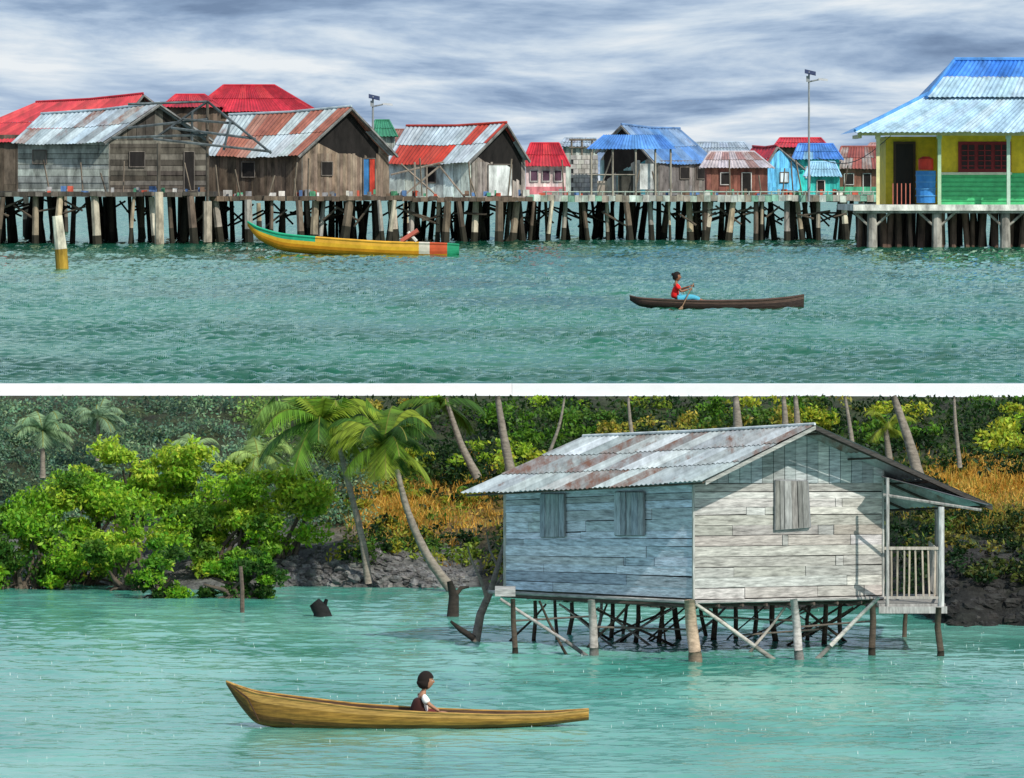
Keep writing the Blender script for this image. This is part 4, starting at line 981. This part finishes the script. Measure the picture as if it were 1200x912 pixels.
m.pbox(1047,1073,166,240,Y+7.8,.15,(.10,.06,.03)); m.pbox(1050,1070,169,240,Y+7.7,.08,(.02,.015,.012))
m.pbox(1103,1186,202,205,Y+3.6,.3,(.6,.65,.5)); m.obj('windows_and_door',PAINT,e)
m=MB()
for u,cc in ((1029,(.72,.66,.35)),(1101,(.45,.62,.40)),(1182,(.5,.68,.55)),(1250,(.6,.6,.4))):
    m.pbox(u-2,u+2,159,242,Y+1,.35,cc); m.pbox(u-3,u+3,159,163,Y+.9,.5,cc)
for k in range(5): m.pbox(1046+k*5,1047+k*5,215,240,Y+1.1,.1,(.5,.15,.1))
m.obj('porch_columns',PAINT,e)
m=MB(); b=P(1085,238,Y+4); s=Y/F
m.tube([b,b+Vector((0,0,38*s))],[11*s,12*s],(.04,.24,.62),14); m.tube([b+Vector((0,0,39*s)),b+Vector((0,0,52*s)),b+Vector((0,0,55*s))],[9*s,9*s,4*s],(.7,.05,.03),14)
for k in range(4): m.tube([b+Vector((0,0,(8+k*8)*s)),b+Vector((0,0,(9.5+k*8)*s))],12.4*s,(.08,.3,.62),14)
m.obj('water_barrels',PAINT,e)
m=MB(); z_=Vector((0,0,1))
TY=[(.42,.60,.72,-.3),(.50,.68,.78,-.3),(.38,.56,.70,-.25)]; TB2=[(.04,.20,.68,-.4),(.07,.26,.75,-.4)]
a,b,c,d=P(1002,155,Y-.5),P(1330,155,Y-.5),P(1088,111,Y+6),P(1330,111,Y+6); nn=(b-a).cross(c-a).normalized(); nn=nn if nn.z>0 else -nn
roof(m,a,b,c,d,54,.04,1,TY,nn,sheet=3)
a2=Vector((a.x,Y+20,a.z)); c2=Vector((c.x,Y+14,c.z)); m.face([a,c,c2,a2],(.15,.35,.65,-.3)); m.tube([a+z_*.1,c+z_*.1],.14,(.10,.32,.70,-.4),6)
a,b,c,d=P(1086,114,Y+5),P(1330,114,Y+5),P(1118,71,Y+10),P(1330,71,Y+10)
k1,k2=a.lerp(c,.55),b.lerp(d,.55); nn=(b-a).cross(c-a).normalized(); nn=nn if nn.z>0 else -nn
roof(m,a,b,k1,k2,42,.04,1,TY,nn,sheet=3); roof(m,k1,k2,c,d,42,.04,1,TB2,nn,sheet=3)
m.face([a,c,Vector((c.x,Y+12,c.z)),Vector((a.x,Y+18,a.z))],(.1,.3,.62,-.3)); m.tube([a,c],.14,(.08,.28,.66,-.4),6); m.tube([c+z_*.1,d+z_*.1],.14,(.08,.28,.66,-.4),6)
m.obj('blue_metal_roof',FART,e)
m=MB(); m.pbox(1000,1335,240,247,Y,22,(.66,.66,.6)); m.pbox(1000,1335,247,250,Y+.3,.5,(.4,.4,.36))
for u in (1022,1098,1178,1255):
    t=P(u,248,Y+.8); m.tube([t,Vector((t.x,t.y,ZU-.6))],[.34,.40],(.36,.34,.30),8)
    for s_ in(-1,1): m.tube([t+Vector((s_*1.3,0,-.1)),t+Vector((s_*.3,0,-1.0))],.10,(.34,.32,.28),5)
for k in range(26):
    for dy in (2.5,7,13,19):
        u=1008+k*12+random.uniform(-4,4); t=P(u,248,Y+dy); m.tube([t,Vector((t.x+random.uniform(-.3,.3),t.y,ZU-.5))],random.uniform(.16,.28),jit((.14,.085,.065) if dy<3 else (.05,.035,.03),.4),6)  # posts further back coloured darker, under-deck shade put into the colour
m.obj('foundation_deck',FARW,e)
m=MB(); a=P(958,185,520); b=P(1045,158,455)
m.tube([a.lerp(b,t)-z_*(1.2*math.sin(math.pi*t)) for t in np.linspace(0,1,12)],.035,(.03,.03,.03),4); m.obj('power_cable',PAINT,origin=a)
# rain splashes
m=MB()
for i in range(380):
    v=random.triangular(705,905,800); u=random.uniform(0,1200); p=wp(u,v); r=random.uniform(.004,.009); h=random.uniform(.012,.045)
    for k in range(3):
        a=k*2.1; m.face([p+Vector((r*math.cos(a),r*math.sin(a),-.01)),p+Vector((r*math.cos(a+2.1),r*math.sin(a+2.1),-.01)),p+Vector((0,0,h))],(.6,.7,.68))
m.obj('rain_splashes',PAINT,origin=wp(600,800))
print('done',len(bpy.data.objects))
